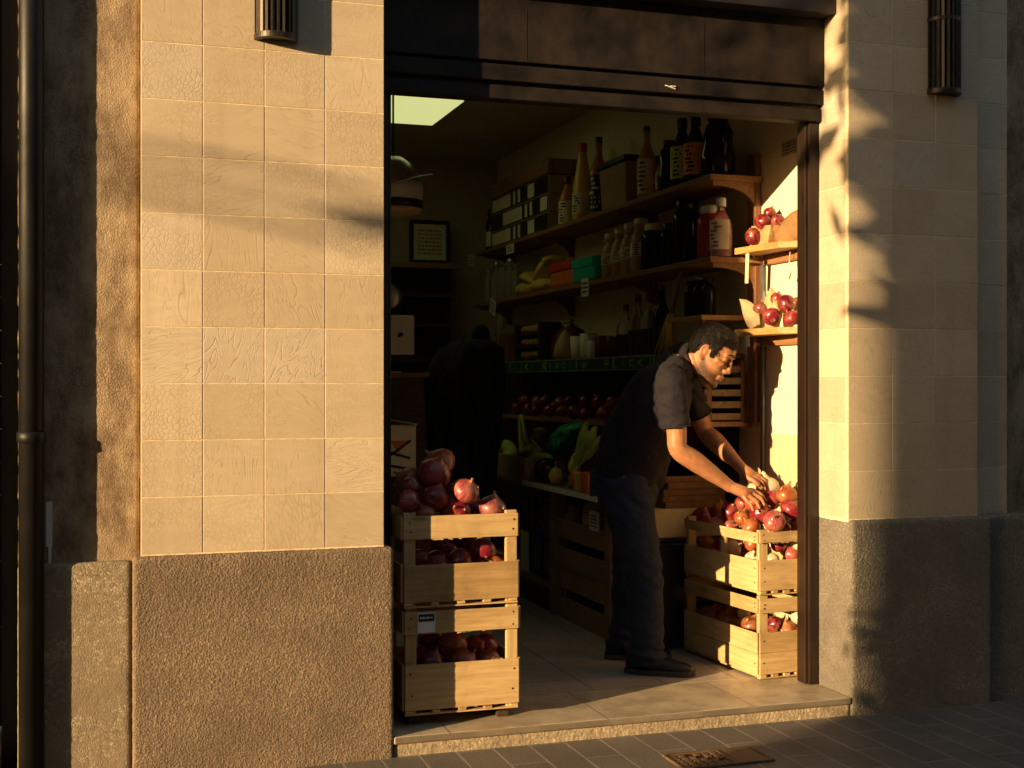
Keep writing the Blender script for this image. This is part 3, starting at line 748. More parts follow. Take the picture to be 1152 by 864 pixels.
# --- second shelf
for i, (y, h) in enumerate(((4.52, .27), (4.36, .29), (4.20, .30), (4.04, .285), (3.90, .26))):
    bottle('glass_bottle', ['narrow clear glass bottle, farthest of the row on the second shelf', 'clear glass bottle second from the far end of the row', 'tallest clear glass bottle in the middle of the row', 'clear glass bottle with a paper tag on its neck', 'short clear glass bottle next to the yellow bags'][i], 'bottle', 2.78, y, S2, h, .045, 'vial', M['clear'], M['steel'] if i % 2 else None, None, 'clear glass bottles on the second shelf')
bm = nb(); rr = random.Random(4)
yb = thing('yellow_bag', 'pile of lumpy yellow bags beside the clear bottles', 'bags', (2.82, 3.45, S2))
for i, (y, z, ry, rz, a) in enumerate(((3.72, .05, .15, .045, 0), (3.40, .05, .17, .05, 0), (3.62, .115, .16, .035, .25), (3.34, .14, .17, .05, -.45), (3.22, .20, .06, .03, 0))):
    bm = nb(); ellipsoid(bm, (2.80, y, S2+z), (.08, ry, rz), Matrix.Rotation(a, 3, 'X'), 18, 12)
    for v in bm.verts: v.co += Vector((1, 1, 1))*noise.fractal(v.co*16, .6, 2, 3)*.012
    link('bag', bm, M['yellow'], yb)
bm = nb(); box(bm, 2.715, 2.80, 2.655, 3.06, S2+.001, S2+.10); o = link('packet', bm, M['orange'], None, bevel=.02)
tag(o, 'orange and red packet with a folded red top, left of the teal one', 'packet', 'bright packets on the second shelf')
bm = nb(); box(bm, 2.712, 2.803, 2.66, 3.065, S2+.1002, S2+.155); p_ = link('folded_top', bm, M['red_tub'], o, bevel=.012)
bm = nb(); box(bm, 2.708, 2.80, 2.29, 2.645, S2+.001, S2+.145); o = link('packet', bm, M['teal'], None, bevel=.016)
tag(o, 'teal packet above the largest price tag', 'packet', 'bright packets on the second shelf')
boxes('fold', [(2.703, 2.7078, 2.30, 2.635, S2+.088, S2+.143)], M['teal'], o, .003)
for i, y in enumerate((2.20, 2.06, 1.925, 1.79)):
    bottle('sauce_bottle', ['cloudy tan sauce bottle next to the teal packet', 'cloudy tan sauce bottle, second from the teal packet', 'cloudy tan sauce bottle, third from the teal packet', 'cloudy tan sauce bottle next to the dark jars'][i], 'bottle', 2.78, y, S2, .255+.012*i, .056, 'vial', M['tan_liquid'], M['cream_label'], M['cream_label'], 'cloudy tan sauce bottles', (.30, .55), M['ink'], 30+i)
for i, (y, h, r, cap, d) in enumerate(((1.625, .245, .075, 'cream_label', 'dark jar with a pale lid next to the tan bottles'), (1.44, .225, .055, 'black', 'smaller dark jar between two larger ones'), (1.25, .32, .072, 'black', 'tallest dark jar on the second shelf'))):
    bottle('jar', d, 'jar', 2.79, y, S2, h, r, 'jar', M['dark_glass'], M[cap], None, 'dark jars on the second shelf')
bottle('jar', 'low dark jar standing behind the tallest one', 'jar', 2.90, 1.40, S2, .27, .05, 'jar', M['dark_glass'], M['cream_label'], None, 'dark jars on the second shelf')
bottle('jar', 'wide glass jar of pink pickles with a white dome lid', 'jar', 2.79, .985, S2, .255, .070, 'jar', M['pink'], M['white'], None, 'bottles and jars on the shelves')
bottle('bottle', 'clear bottle with a white cap and a pink label at the near end', 'bottle', 2.775, .86, S2, .275, .052, 'flask', M['clear'], M['white'], M['cream_label'], 'bottles and jars on the shelves', (.12, .62), M['pink'], 44)
# --- third shelf
o = boxes('tea_carton', [(2.73, 2.95, 3.95, 4.16, S3+.001, S3+.20)], M['shelf_z'], bevel=.006); tag(o, 'brown box at the far end of the lettered shelf', 'box')
ec = thing('egg_rack', 'open rack with three rows of brown eggs', 'egg rack', (2.8, 3.5, S3))
for q_ in [(2.72, 2.95, 3.74, 3.78, S3+.001, S3+.25), (2.72, 2.95, 3.26, 3.29, S3+.001, S3+.25)]: boxes('side_panel', [q_], M['darkwood'], ec)
for k in range(3): boxes('tray_board', [(2.722, 2.948, 3.2905, 3.7395, S3+.004+k*.083, S3+.018+k*.083)], M['darkwood'], ec)
for k in range(3):
    for j in range(5):
        bm = nb(); ellipsoid(bm, (2.765, 3.34+j*.085, S3+.045+k*.083), (.026, .036, .028), None, 12, 8); link('egg', bm, M['egg'], ec)
rb = thing('covered_dish', 'dark red domed dish behind the gift bag', 'dish', (2.83, 3.0, S3))
bm = nb(); lathe(bm, [(.12, 0), (.13, .03), (.13, .09), (.115, .15), (.07, .195), (.02, .212), (.02, .23), (0, .235)], (2.85, 3.03, S3+.001), 26); link('dome', bm, M['maroon'], rb)
bm = nb(); ellipsoid(bm, (2.85, 3.03, S3+.245), (.016, .016, .014)); link('knob', bm, M['steel'], rb)
gb = thing('gift_bag', 'small cellophane sweet bag tied with a silver bow', 'bag', (2.74, 2.86, S3))
bm = nb(); lathe(bm, [(.07, 0), (.082, .03), (.07, .09), (.035, .155), (.012, .185), (.03, .22), (.034, .235)], (2.755, 2.86, S3+.001), 14)
for v in bm.verts: v.co += Vector((1, 1, .3))*noise.noise(v.co*40)*.010
link('bag', bm, M['gourd'], gb)
bm = nb(); ellipsoid(bm, (2.745, 2.845, S3+.20), (.012, .03, .018)); ellipsoid(bm, (2.745, 2.88, S3+.21), (.012, .025, .018)); link('bow', bm, M['steel'], gb)
for i, (y, h) in enumerate(((2.68, .135), (2.52, .145))):
    bm = nb(); lathe(bm, [(.040, 0), (.05, .01), (.055, h), (.047, h), (.040, .02), (0, .018)], (2.77, y, S3+.001), 18); o = link('paper_cup', bm, M['card'])
    tag(o, ['white paper cup beside the gift bag', 'white paper cup beside the maroon tin'][i], 'cup', 'white paper cups')
for i, (y, m_, h, d) in enumerate(((2.40, 'white', .10, 'low white box on the lettered shelf'), (2.27, 'maroon', .125, 'maroon tin next to the white box'), (2.12, 'maroon', .115, 'lower maroon tin with a black lid'))):
    bm = nb(); lathe(bm, [(.05, 0), (.053, .004), (.053, h-.004), (.05, h)], (2.765, y, S3+.001), 20, None, 0, 1, 1); o = link('tin', bm, M[m_]); tag(o, d, 'tin', 'tins on the lettered shelf')
for i, (y, h) in enumerate(((2.26, .20), (2.15, .235))):
    o = boxes('paper_packet', [(2.87, 2.94, y-.045, y+.045, S3+.001, S3+h)], M['card'], bevel=.004); tag(o, ['shorter pale packet behind the tins', 'taller pale packet behind the tins'][i], 'packet', 'pale packets')
for i, (y, h) in enumerate(((1.97, .29), (1.81, .33), (1.66, .33), (1.50, .36))):
    bottle('glass_bottle', ['dark based bottle with a clear neck next to the maroon tins', 'dark based clear necked bottle, second from the maroon tins', 'dark based clear necked bottle, third from the maroon tins', 'tallest clear necked bottle beside the corn broom'][i], 'bottle', 2.77, y, S3, h, .052, 'bottle', M['clear'] if i != 3 else M['dark_glass'], M['maroon'], M['black'], 'clear necked bottles', (.02, .42))
hb_ = thing('hand_broom', 'yellow straw hand broom leaning among the bottles', 'broom', (2.74, 1.36, S3))
bm = nb()
for i in range(40):
    a = random.uniform(-1, 1); b = random.uniform(-.5, .5)
    tube(bm, [(2.74+b*.02, 1.33+a*.015, S3+.20, .004), (2.735+b*.05, 1.38+a*.07+.02, S3+.005, .004)], 5, 1, dome=False)
link('bristles', bm, M['yellow'], hb_)
bm = nb(); tube(bm, [(2.74, 1.335, S3+.17, .014), (2.745, 1.315, S3+.25, .013), (2.76, 1.26, S3+.40, .010)], 10, 3); link('handle', bm, M['counter'], hb_)
wr = thing('bottle_tray', 'small honey wooden tray shelf with upright glasses', 'tray', (2.8, 1.1, S3+.16))
boxes('board', [(2.71, 2.972, .93, 1.29, S3+.155, S3+.178)], M['board'], wr, .003)
boxes('leg', [(2.72, 2.74, .94, .965, S3+.002, S3+.1545)], M['shelf_z'], wr); boxes('leg', [(2.72, 2.74, 1.255, 1.28, S3+.002, S3+.1545)], M['shelf_z'], wr)
for i, y in enumerate((1.22, 1.13, 1.04)):
    bottle('glass_bottle', ['dark glass bottle on the honey tray, beside the broom handle', 'dark glass bottle in the middle of the honey tray', 'dark glass bottle at the near end of the honey tray'][i], 'bottle', 2.80, y, S3+.1785, .20, .036, 'vial', M['dark_glass'], M['steel'] if i == 1 else None, None, 'dark bottles on the honey tray')
ws = thing('slatted_crate', 'brown slatted crate on end behind the head of the man', 'crate', (2.86, 1.05, 1.17))
for q_ in [(2.74, 2.765, .935, .96, 1.165, 1.452), (2.74, 2.765, 1.36, 1.385, 1.165, 1.452), (2.92, 2.944, .935, .96, 1.165, 1.452), (2.92, 2.944, 1.36, 1.385, 1.165, 1.452)]: boxes('corner_post', [q_], M['shelf_z'], ws)
boxes('slats', [(2.728, 2.7395, .935, 1.385, 1.172+k*.056, 1.204+k*.056) for k in range(5)] + [(2.766, 2.919, .936, .948, 1.172+k*.056, 1.204+k*.056) for k in range(5)], M['counter'], ws, .002)
o = boxes('crate_ledge', [(2.70, 2.9785, .93, 1.40, 1.140, 1.164)], M['shelf'], bevel=.003); tag(o, 'short ledge under the brown slatted crate', 'ledge')
# --- price tags
price_tag('white price tag with two dark marks under the topmost shelf', SX-.0022, 3.80, S1-.055, .17, .062, 0, 1)
price_tag('small price tag at the far end of the second shelf', 2.69, 4.72, S2+.33, .15, .08, .1, 2)
price_tag('curled price tag hanging below the clear bottles', SX-.0022, 4.20, S2-.045, .14, .10, .35, 3)
price_tag('largest price tag, hanging below the teal packet', SX-.0022, 2.40, S2-.035, .115, .105, 0, 4)
o = boxes('wall_notice', [(WX-.003, WX-.0005, .52, .66, 2.372, 2.44)], M['wall_brown']); tag(o, 'small scribbled grey notice high on the cream wall', 'notice')
bm = nb(); scribble(bm, (WX-.0032, .59, 2.405), (0, -1, 0), (0, 0, 1), .12, .055, 4, 12); link('print', bm, M['ink'], o)

# --- two little honey coloured boards in the sun
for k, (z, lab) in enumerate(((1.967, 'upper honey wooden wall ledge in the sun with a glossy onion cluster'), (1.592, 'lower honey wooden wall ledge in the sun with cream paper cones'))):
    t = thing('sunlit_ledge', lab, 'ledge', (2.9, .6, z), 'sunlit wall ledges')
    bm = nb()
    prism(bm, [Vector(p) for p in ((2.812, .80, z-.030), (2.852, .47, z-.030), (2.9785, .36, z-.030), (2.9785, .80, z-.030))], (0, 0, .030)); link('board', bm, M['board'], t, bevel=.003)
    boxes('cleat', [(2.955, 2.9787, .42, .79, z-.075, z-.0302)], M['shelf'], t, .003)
o = thing('hanging_tag', 'long pale tag hanging below the upper sunlit ledge', 'tag', (2.83, .73, 1.94)); bm = nb()
obb(bm, (2.832, .715, 1.868), (.0018, .030, .135), Matrix.Rotation(.06, 3, 'X')); link('card', bm, M['paper_cream'], o)
o = thing('hanging_tag', 'short white tag hanging below the lower sunlit ledge', 'tag', (2.83, .72, 1.56)); bm = nb()
obb(bm, (2.828, .705, 1.541), (.0018, .032, .06), Matrix.Rotation(-.04, 3, 'X')); link('card', bm, M['card'], o)
o = thing('wire_hook', 'small twisted wire hook hanging under the upper sunlit ledge', 'hook', (2.93, .50, 1.93)); bm = nb()
tube(bm, [(2.93, .50, 1.936, .002), (2.928, .505, 1.88, .002), (2.932, .495, 1.84, .0025), (2.93, .51, 1.81, .004)], 6, 3); link('wire', bm, M['steel'], o)

def paper(label, pts, d, mat, cat='paper', name='wrapping_paper', crumple=.006, seed=0):
    bm = nb(); prism(bm, [Vector(p) for p in pts], d)
    bmesh.ops.triangulate(bm, faces=bm.faces[:]); bmesh.ops.subdivide_edges(bm, edges=bm.edges[:], cuts=3, use_grid_fill=True)
    for v in bm.verts: v.co += Vector((1, .6, .4))*noise.fractal(v.co*18+Vector((seed,0,0)), .6, 2, 3)*crumple
    return tag(link(name, bm, M[mat]), label, cat)
def leafcone(label, base, tip, w, mat, name='paper_cone', cat='paper', bend=.02, seed=0):
    """a petal shaped fold of stiff paper standing up"""
    bm = nb(); b = Vector(base); t_ = Vector(tip); ax = t_-b; side = ax.cross(Vector((1, .5, 0))).normalized(); nrm = side.cross(ax).normalized()
    rows = []
    for i in range(13):
        u = i/12; ww = w*(.55+.45*math.sin(math.pi*min(1, u*.9+.1)))*math.sqrt(max(0, 1-max(0, (u-.55)/.45)**2))+.002
        rows.append([bm.verts.new(b+ax*u+side*ww*s+nrm*(bend*(s*s-.5)+bend*math.sin(u*2.5))) for s in (-1, -.6, -.2, .2, .6, 1)])
    fs = [bm.faces.new((a[k], a[k+1], c[k+1], c[k])) for a, c in zip(rows, rows[1:]) for k in range(5)]
    bmesh.ops.solidify(bm, geom=fs, thickness=.003)
    return tag(link(name, bm, M[mat], smooth=True), label, cat)
leafcone('tall cream paper cone leaning left on the lower sunlit ledge', (2.862, .70, 1.596), (2.835, .80, 1.735), .040, 'paper_cream', seed=1)
leafcone('pinkish paper fold behind the tall cream cone', (2.92, .70, 1.596), (2.915, .66, 1.775), .045, 'paper_cream', seed=2)
leafcone('small cream paper cone between the dark onions', (2.885, .575, 1.596), (2.89, .585, 1.72), .030, 'paper_cream', seed=3)
leafcone('brown paper bag flap leaning over the upper sunlit ledge', (2.90, .56, 1.97), (2.93, .40, 2.095), .06, 'kraft', seed=4)
paper('brown paper bag open beside the glossy onion cluster', [(2.872, .76, 1.969), (2.872, .60, 1.969), (2.872, .57, 2.05), (2.872, .75, 2.065)], (.05, 0, 0), 'kraft', 'paper bag', 'paper_bag')

# ------------------------------------------------------------------ produce counter
ct = thing('produce_counter', 'low wooden counter under the shelves carrying trays of vegetables', 'counter', (2.65, 2.3, FZ))
boxes('top', [(2.33, 2.975, 1.28, 3.45, .765, .79)], M['counter'], ct, .004)
boxes('edge_strip', [(2.322, 2.3295, 1.282, 2.42, .768, .795)], M['card'], ct)
for y in (2.10, 3.36, 1.30):
    boxes('leg', [(2.40, 2.47, y, y+.07, FZ, .7645)], M['counter'], ct)
    boxes('leg', [(2.90, 2.96, y, y+.07, FZ, .7645)], M['counter'], ct)
boxes('lower_board', [(2.42, 2.95, 2.18, 3.35, .20, .225)], M['counter'], ct)
boxes('kickboard', [(2.425, 2.445, 2.18, 3.35, FZ, .1995)], M['darkwood'], ct)
tr = thing('cardboard_tray', 'brown cardboard tray of vegetables at the far end of the counter', 'tray', (2.5, 2.9, .79))
boxes('wall_panel', [(2.345, 2.357, 2.43, 3.44, .7905, .92), (2.70, 2.712, 2.43, 3.44, .7905, .92), (2.3572, 2.6998, 2.43, 2.442, .7905, .92), (2.3572, 2.6998, 3.428, 3.44, .7905, .92)], M['cardboard'], tr, .002)
boxes('bottom', [(2.3575, 2.6995, 2.4425, 3.4275, .791, .80)], M['cardboard'], tr)
def veg(name, label, cat, c, r, mat, rot=0, axis='X', lump=.06, group=None, stem=None, seed=0):
    bm = nb(); ellipsoid(bm, (0,0,0), r, None, 20, 14)
    for v in bm.verts:
        v.co *= 1+noise.fractal(v.co*14+Vector((seed,3,1)), .6, 2, 3)*lump*2
        v.co = Matrix.Rotation(rot, 3, axis) @ v.co + Vector(c)
    o = link(name, bm, mat); tag(o, label, cat, group)
    if stem:
        bm = nb(); p = Vector(c)+Matrix.Rotation(rot, 3, axis) @ Vector((0, 0, r[2]*.9))
        tube(bm, [(*p, .012), (p.x+.006, p.y+.01, p.z+.03, .008)], 8, 2); link('stem', bm, M[stem], o)
    return o
def stalk(bm, pts, w, flat=.45): tube(bm, [(*p, w*k) for p, k in pts], 10, 5, 0, flat)
lk = thing('celery_bunch', 'bunch of upright celery stalks in the cardboard tray', 'celery', (2.50, 2.88, .85))
def loopstalk(dy, dx, h, lean):
    bm = nb(); stalk(bm, [((2.50+dx, 2.93+dy, .86), 1), ((2.495+dx, 2.95+dy+lean*.3, .86+h*.5), 1.0), ((2.49+dx, 2.94+dy+lean, .86+h), .95), ((2.49+dx, 2.90+dy+lean, .86+h+.015), .8), ((2.50+dx, 2.88+dy+lean*.4, .86+h*.6), .8)], .026); link('stalk', bm, M['celery'], lk)
loopstalk(0, 0, .25, .02); loopstalk(.05, .03, .20, .03)
bm = nb(); stalk(bm, [((2.50, 2.86, .87), .8), ((2.49, 2.74, .97), 1), ((2.48, 2.60, 1.06), 1.1), ((2.475, 2.54, 1.075), .95)], .03); link('stalk', bm, M['celery'], lk)
veg('marrow', 'pale round green marrow in the cardboard tray below the celery', 'vegetable', (2.42, 2.95, .895), (.05, .06, .05), M['celery'], group='vegetables on the counter')
veg('marrow', 'olive green marrow lying against the celery', 'vegetable', (2.45, 3.05, .935), (.04, .10, .045), M['celery'], .35, seed=2, group='vegetables on the counter')
veg('parsnip', 'pale parsnip lying on the red vegetables in the tray', 'vegetable', (2.42, 2.62, .945), (.03, .10, .028), M['leek'], -.3, group='vegetables on the counter')
for i, (x, y, z, r) in enumerate(((2.50, 3.15, .87, .06), (2.45, 2.76, .88, .07), (2.55, 2.66, .89, .07), (2.44, 2.54, .875, .06), (2.56, 3.02, .89, .06), (2.58, 2.80, .90, .06))):
    veg('red_pepper', 'dark red pepper in the cardboard tray', 'vegetable', (x, y, z), (r*.85, r, r*.85), M['maroon'], seed=i, group='dark red peppers in the cardboard tray')
# green film bag
bm = nb(); ellipsoid(bm, (0,0,0), (.11, .26, .055), None, 40, 24)
for v in bm.verts:
    v.co = Matrix.Rotation(-.38, 3, 'X') @ (v.co + Vector((1, 1, 1))*noise.ridged_multi_fractal(v.co*9, .8, 2.2, 4, 1.0, 2.0)*.030 - Vector((.020, .020, .020)) + Vector((0, 0, 1))*abs(noise.noise(v.co*16))*.05)
    v.co += Vector((2.56, 2.33, 1.00))
o = link('plastic_bag', bm, M['green_bag'], smooth=True); tag(o, 'shiny crumpled green plastic bag on the counter vegetables', 'plastic bag')
bm = nb()
for i in range(5): tube(bm, [(2.43, 2.48, .90, .018), (2.41+.01*i, 2.54-.01*i, .915+.012*i, .014), (2.40, 2.56-.02*i, .90+.03*i, .006)], 8, 4, 0, .5)
ellipsoid(bm, (2.44, 2.38, .915), (.04, .13, .035))
o = link('pak_choi', bm, M['celery'], smooth=True); tag(o, 'leafy green vegetable in front of the green plastic bag', 'vegetable')
for i, (x, y, z, r, d) in enumerate(((2.42, 2.27, .858, .075, 'glossy dark aubergine at the edge of the counter'), (2.55, 2.10, .90, .085, 'glossy dark aubergine behind the small yellow squash'), (2.60, 2.02, 1.03, .075, 'glossy dark red aubergine topmost of the heap below the green bag'), (2.50, 1.72, .92, .09, 'dark aubergine beside the leek stalks'), (2.62, 1.88, .92, .085, 'dark aubergine at the back of the heap'), (2.64, 1.72, 1.02, .07, 'small dark aubergine high at the back near the man'))):
    veg('aubergine', d, 'vegetable', (x, y, z), (r, r, r*.95), M['aubergine'], seed=i, lump=.03, group='glossy aubergines')
veg('squash', 'small ochre squash at the counter edge', 'vegetable', (2.40, 2.07, .84), (.04, .045, .05), M['yellow'], group='vegetables on the counter', stem='counter')
veg('squash', 'slanting ochre squash behind the small one', 'vegetable', (2.46, 1.93, .885), (.035, .07, .04), M['yellow'], .7, group='vegetables on the counter')
o = boxes('juice_carton', [(2.36, 2.43, 1.50, 1.60, .7905, .895)], M['orange'], bevel=.006); tag(o, 'orange carton at the counter edge beside the man', 'carton')
o = boxes('juice_carton', [(2.36, 2.43, 1.61, 1.69, .7905, .885)], M['yellow'], bevel=.006); tag(o, 'yellow carton at the counter edge beside the orange one', 'carton')
veg('squash', 'reddish squash at the counter edge beside the yellow carton', 'vegetable', (2.41, 1.77, .845), (.045, .05, .055), M['orange'], group='vegetables on the counter', stem='celery')
lk2 = thing('leek_bunch', 'pale leek stalks leaning up beside the man', 'leeks', (2.42, 1.85, .80))
for i, (dy, dz, w) in enumerate(((-.10, .33, .022), (-.22, .31, .026), (-.30, .27, .020))):
    bm = nb(); stalk(bm, [((2.41, 1.88, .80), .7), ((2.42, 1.85+dy*.35, .80+dz*.4), .9), ((2.44, 1.85+dy*.8, .80+dz*.8), 1.3), ((2.45, 1.85+dy, .80+dz), .7)], w, .5); link('leek', bm, M['celery'], lk2)
veg('carrot', 'orange carrot poking up behind the man', 'vegetable', (2.56, 1.66, 1.10), (.022, .022, .10), M['orange'], .5, group='vegetables on the counter')
# under the counter
for i, (y, z, lab) in enumerate(((2.66, .2255, 'blue wrapped bottle pack on the lower board of the counter, farther one'), (2.36, .2255, 'blue wrapped bottle pack on the lower board of the counter, nearer the leg'), (2.50, .466, 'blue wrapped bottle pack topmost of its stack under the counter'))):
    t = thing('bottle_pack', lab, 'bottle pack', (2.6, y, z), 'blue bottle packs under the counter')
    bm = nb(); box(bm, 2.47, 2.75, y-.135, y+.135, z, z+.235)
    bmesh.ops.subdivide_edges(bm, edges=bm.edges[:], cuts=7, use_grid_fill=True)
    for v in bm.verts: v.co += Vector((1, 1, .2))*(.012*abs(math.sin(v.co.y*36))*abs(math.sin(v.co.x*36)))
    link('wrap', bm, M['blue_pack'], t, smooth=True)
    boxes('handle', [(2.60, 2.625, y-.09, y+.09, z+.2365, z+.239)], M['white'], t)
o = boxes('paper_bag', [(2.46, 2.468, 2.72, 2.86, .2255, .46)], M['card'], bevel=.003); tag(o, 'pale sheet of card standing before the blue packs', 'card')
def wood_box(label, x0, x1, y0, y1, z0, h, group, mat='counter'):
    t = thing('wooden_box', label, 'box', ((x0+x1)/2, (y0+y1)/2, z0), group); th = .014
    H = h*.42
    for nm, za, zb in (('lower_boards', z0+.012, z0+H), ('upper_boards', z0+H+.05, z0+h)):
        boxes(nm, [(x0, x0+th, y0, y1, za, zb), (x1-th, x1, y0, y1, za, zb), (x0+th+.0005, x1-th-.0005, y0, y0+th, za, zb), (x0+th+.0005, x1-th-.0005, y1-th, y1, za, zb)], M[mat], t, .002)
    for xx in (x0+th+.001, x1-th-.026):
        for yy in (y0+th+.001, y1-th-.026): boxes('corner_post', [(xx, xx+.025, yy, yy+.025, z0, z0+h-.004)], M[mat], t)
    boxes('bottom', [(x0+.002, x1-.002, y0+.002, y1-.002, z0, z0+.0115)], M[mat], t)
wood_box('dull wooden box of squash under the counter, upper of two', 2.41, 2.80, 1.37, 2.06, .35, .26, 'wooden boxes under the counter')
wood_box('dull wooden box standing on the floor under the counter', 2.42, 2.80, 1.40, 2.05, FZ, .272, 'wooden boxes under the counter')
veg('squash', 'pale egg shaped gourd in the box under the counter', 'vegetable', (2.50, 1.72, .635), (.075, .09, .105), M['gourd'], group='gourds under the counter')
veg('squash', 'knobbly tan gourd at the corner of the box under the counter', 'vegetable', (2.48, 2.00, .62), (.05, .05, .07), M['gourd'], lump=.2, group='gourds under the counter')
veg('squash', 'dark red gourd in the box under the counter', 'vegetable', (2.50, 1.88, .59), (.06, .06, .06), M['maroon'], group='gourds under the counter')
o = boxes('label_card', [(2.402, 2.4095, 1.46, 1.58, .60, .70)], M['card']); tag(o, 'small white card clipped to the box under the counter', 'card')
bm = nb(); scribble(bm, (2.4018, 1.52, .65), (0, -1, 0), (0, 0, 1), .09, .07, 4, 77); link('print', bm, M['ink'], o)

# ------------------------------------------------------------------ behind the man: bin, carton, trays
bn = thing('storage_bin', 'dark blue grey bin standing behind the legs of the man', 'bin', (2.75, 1.32, FZ))
bm = nb(); box(bm, 2.56, 2.96, 1.10, 1.275, FZ, .585)
for v in bm.verts:
    if v.co.z < .3: v.co.x += (.02 if v.co.x < 2.7 else -.02)
link('body', bm, M['dark_bin'], bn, bevel=.015); boxes('rim', [(2.548, 2.968, 1.09, 1.277, .5855, .607)], M['black'], bn, .006)
o = boxes('carton', [(2.53, 2.90, 1.085, 1.276, .608, .745)], M['paper_cream'], bevel=.004); tag(o, 'pale carton under the stack of thin wooden trays', 'carton')
rr = random.Random(9)
for k in range(5):
    dx = rr.uniform(-.012, .012); dy = rr.uniform(-.008, .008); z = .7455+k*.031
    t = thing('thin_tray', ['thin wooden tray lying on the pale carton', 'thin wooden tray second from the bottom of the stack', 'thin wooden tray in the middle of the stack', 'thin wooden tray just below the topmost', 'topmost thin wooden tray behind the forearm of the man'][k], 'tray', (2.76, 1.18, z), 'thin wooden trays in a stack')
    boxes('side_boards', [(2.60+dx, 2.93+dx, 1.09+dy, 1.098+dy, z+.004, z+.0305), (2.60+dx, 2.608+dx, 1.0985+dy, 1.265+dy, z+.004, z+.0305), (2.922+dx, 2.93+dx, 1.0985+dy, 1.265+dy, z+.004, z+.0305)], M['shelf'], t, .002)
    boxes('bottom', [(2.598+dx, 2.932+dx, 1.089+dy, 1.266+dy, z, z+.0038)], M['counter'], t)

# ------------------------------------------------------------------ far left of the shop
hs = thing('hanging_fan_lamp', 'white rounded hanging lamp with a dark band and a metal rod', 'lamp', (1.64, 2.6, 2.3))
bm = nb(); lathe(bm, [(.0, .34), (.05, .335), (.10, .30), (.14, .25), (.165, .19), (.165, .188)], (1.615, 2.6, 2.285), 28); link('dome', bm, M['steel'], hs)
bm = nb(); lathe(bm, [(.166, .187), (.168, .15), (.168, .085)], (1.615, 2.6, 2.285), 28); link('shell', bm, M['white'], hs)
bm = nb(); lathe(bm, [(.1685, .088), (.171, .086), (.168, .045), (.1645, .043)], (1.615, 2.6, 2.285), 28); link('dark_band', bm, M['black'], hs)
bm = nb(); lathe(bm, [(.1645, .0425), (.15, .02), (.10, .004), (0, 0)], (1.615, 2.6, 2.285), 28); link('base', bm, M['paper_cream'], hs)
bm = nb(); tube(bm, [(1.50, 2.43, 2.43, .007), (1.62, 2.43, 2.465, .007), (1.80, 2.44, 2.505, .007)], 8, 2); link('rod', bm, M['steel'], hs)
bm = nb(); lathe(bm, [(.006, 0), (.006, .44)], (1.615, 2.6, 2.62), 8); link('hanger', bm, M['black'], hs)
pf = thing('picture_frame', 'dark framed print standing on the far cabinet', 'picture', (2.39, 4.82, 2.23))
boxes('frame', [(2.24, 2.27, 4.80, 4.83, 2.232, 2.56), (2.52, 2.55, 4.80, 4.83, 2.232, 2.56), (2.2705, 2.5195, 4.80, 4.83, 2.232, 2.262), (2.2705, 2.5195, 4.80, 4.83, 2.53, 2.56)], M['black'], pf, .003)
boxes('print', [(2.2708, 2.5192, 4.812, 4.82, 2.2625, 2.5295)], M['cream_label'], pf)
bm = nb(); scribble(bm, (2.395, 4.8118, 2.396), (1, 0, 0), (0, 0, 1), .18, .20, 7, 55, (0, -1, 0)); link('artwork', bm, M['counter'], pf)
cb = thing('cabinet', 'tall dark wooden cabinet against the back wall', 'cabinet', (2.2, 4.85, FZ))
boxes('carcass', [(1.55, 1.58, 4.70, 4.995, FZ, 2.19), (2.53, 2.56, 4.70, 4.995, FZ, 2.19), (1.5805, 2.5295, 4.96, 4.995, FZ, 2.19)], M['darkwood'], cb)
boxes('top', [(1.53, 2.58, 4.68, 4.996, 2.1905, 2.2315)], M['shelf'], cb, .004)
boxes('shelf_boards', [(1.5808, 2.5292, 4.71, 4.959, z, z+.022) for z in (.45, .85, 1.2, 1.5, 1.76, 1.98)], M['darkwood'], cb)
dk = thing('cash_desk', 'tall dark desk behind the onion heap', 'desk', (1.4, 2.75, FZ))
boxes('body', [(.95, 1.80, 2.56, 3.05, FZ, 1.375)], M['darkwood'], dk, .004); boxes('top', [(.93, 1.84, 2.54, 3.07, 1.3755, 1.405)], M['counter'], dk, .004)
mc = thing('display_board', 'white upright panel with a small dark mark on the dark desk', 'panel', (1.66, 2.62, 1.405))
boxes('panel', [(1.42, 1.735, 2.585, 2.60, 1.506, 1.728)], M['white'], mc, .006); boxes('foot', [(1.50, 1.66, 2.58, 2.70, 1.4055, 1.412)], M['white'], mc, .003); boxes('stem', [(1.56, 1.60, 2.601, 2.615, 1.4122, 1.60)], M['white'], mc)
bm = nb(); ellipsoid(bm, (1.655, 2.585, 1.62), (.016, .0012, .012)); ellipsoid(bm, (1.645, 2.585, 1.611), (.010, .0012, .008)); link('mark', bm, M['ink'], mc)
mr = thing('round_mirror', 'small round mirror with a dark rim above the white panel', 'mirror', (1.62, 2.70, 1.83))
bm = nb(); lathe(bm, [(0, -.012), (.068, -.010), (.078, 0), (.068, .010), (0, .012)], (1.62, 2.70, 1.835), 28, Matrix.Rotation(R(90), 3, 'X')); link('rim', bm, M['black'], mr)
bm = nb(); ellipsoid(bm, (1.62, 2.686, 1.835), (.064, .012, .064)); link('glass', bm, M['steel'], mr)
bm = nb(); lathe(bm, [(.006, 0), (.006, .355)], (1.62, 2.70, 1.405), 8); link('stand', bm, M['black'], mr)
bs = thing('covered_stand', 'tall black draped heap with a knotted top beside the produce counter', 'covered heap', (2.02, 2.6, FZ))
bm = nb(); rr = random.Random(2)
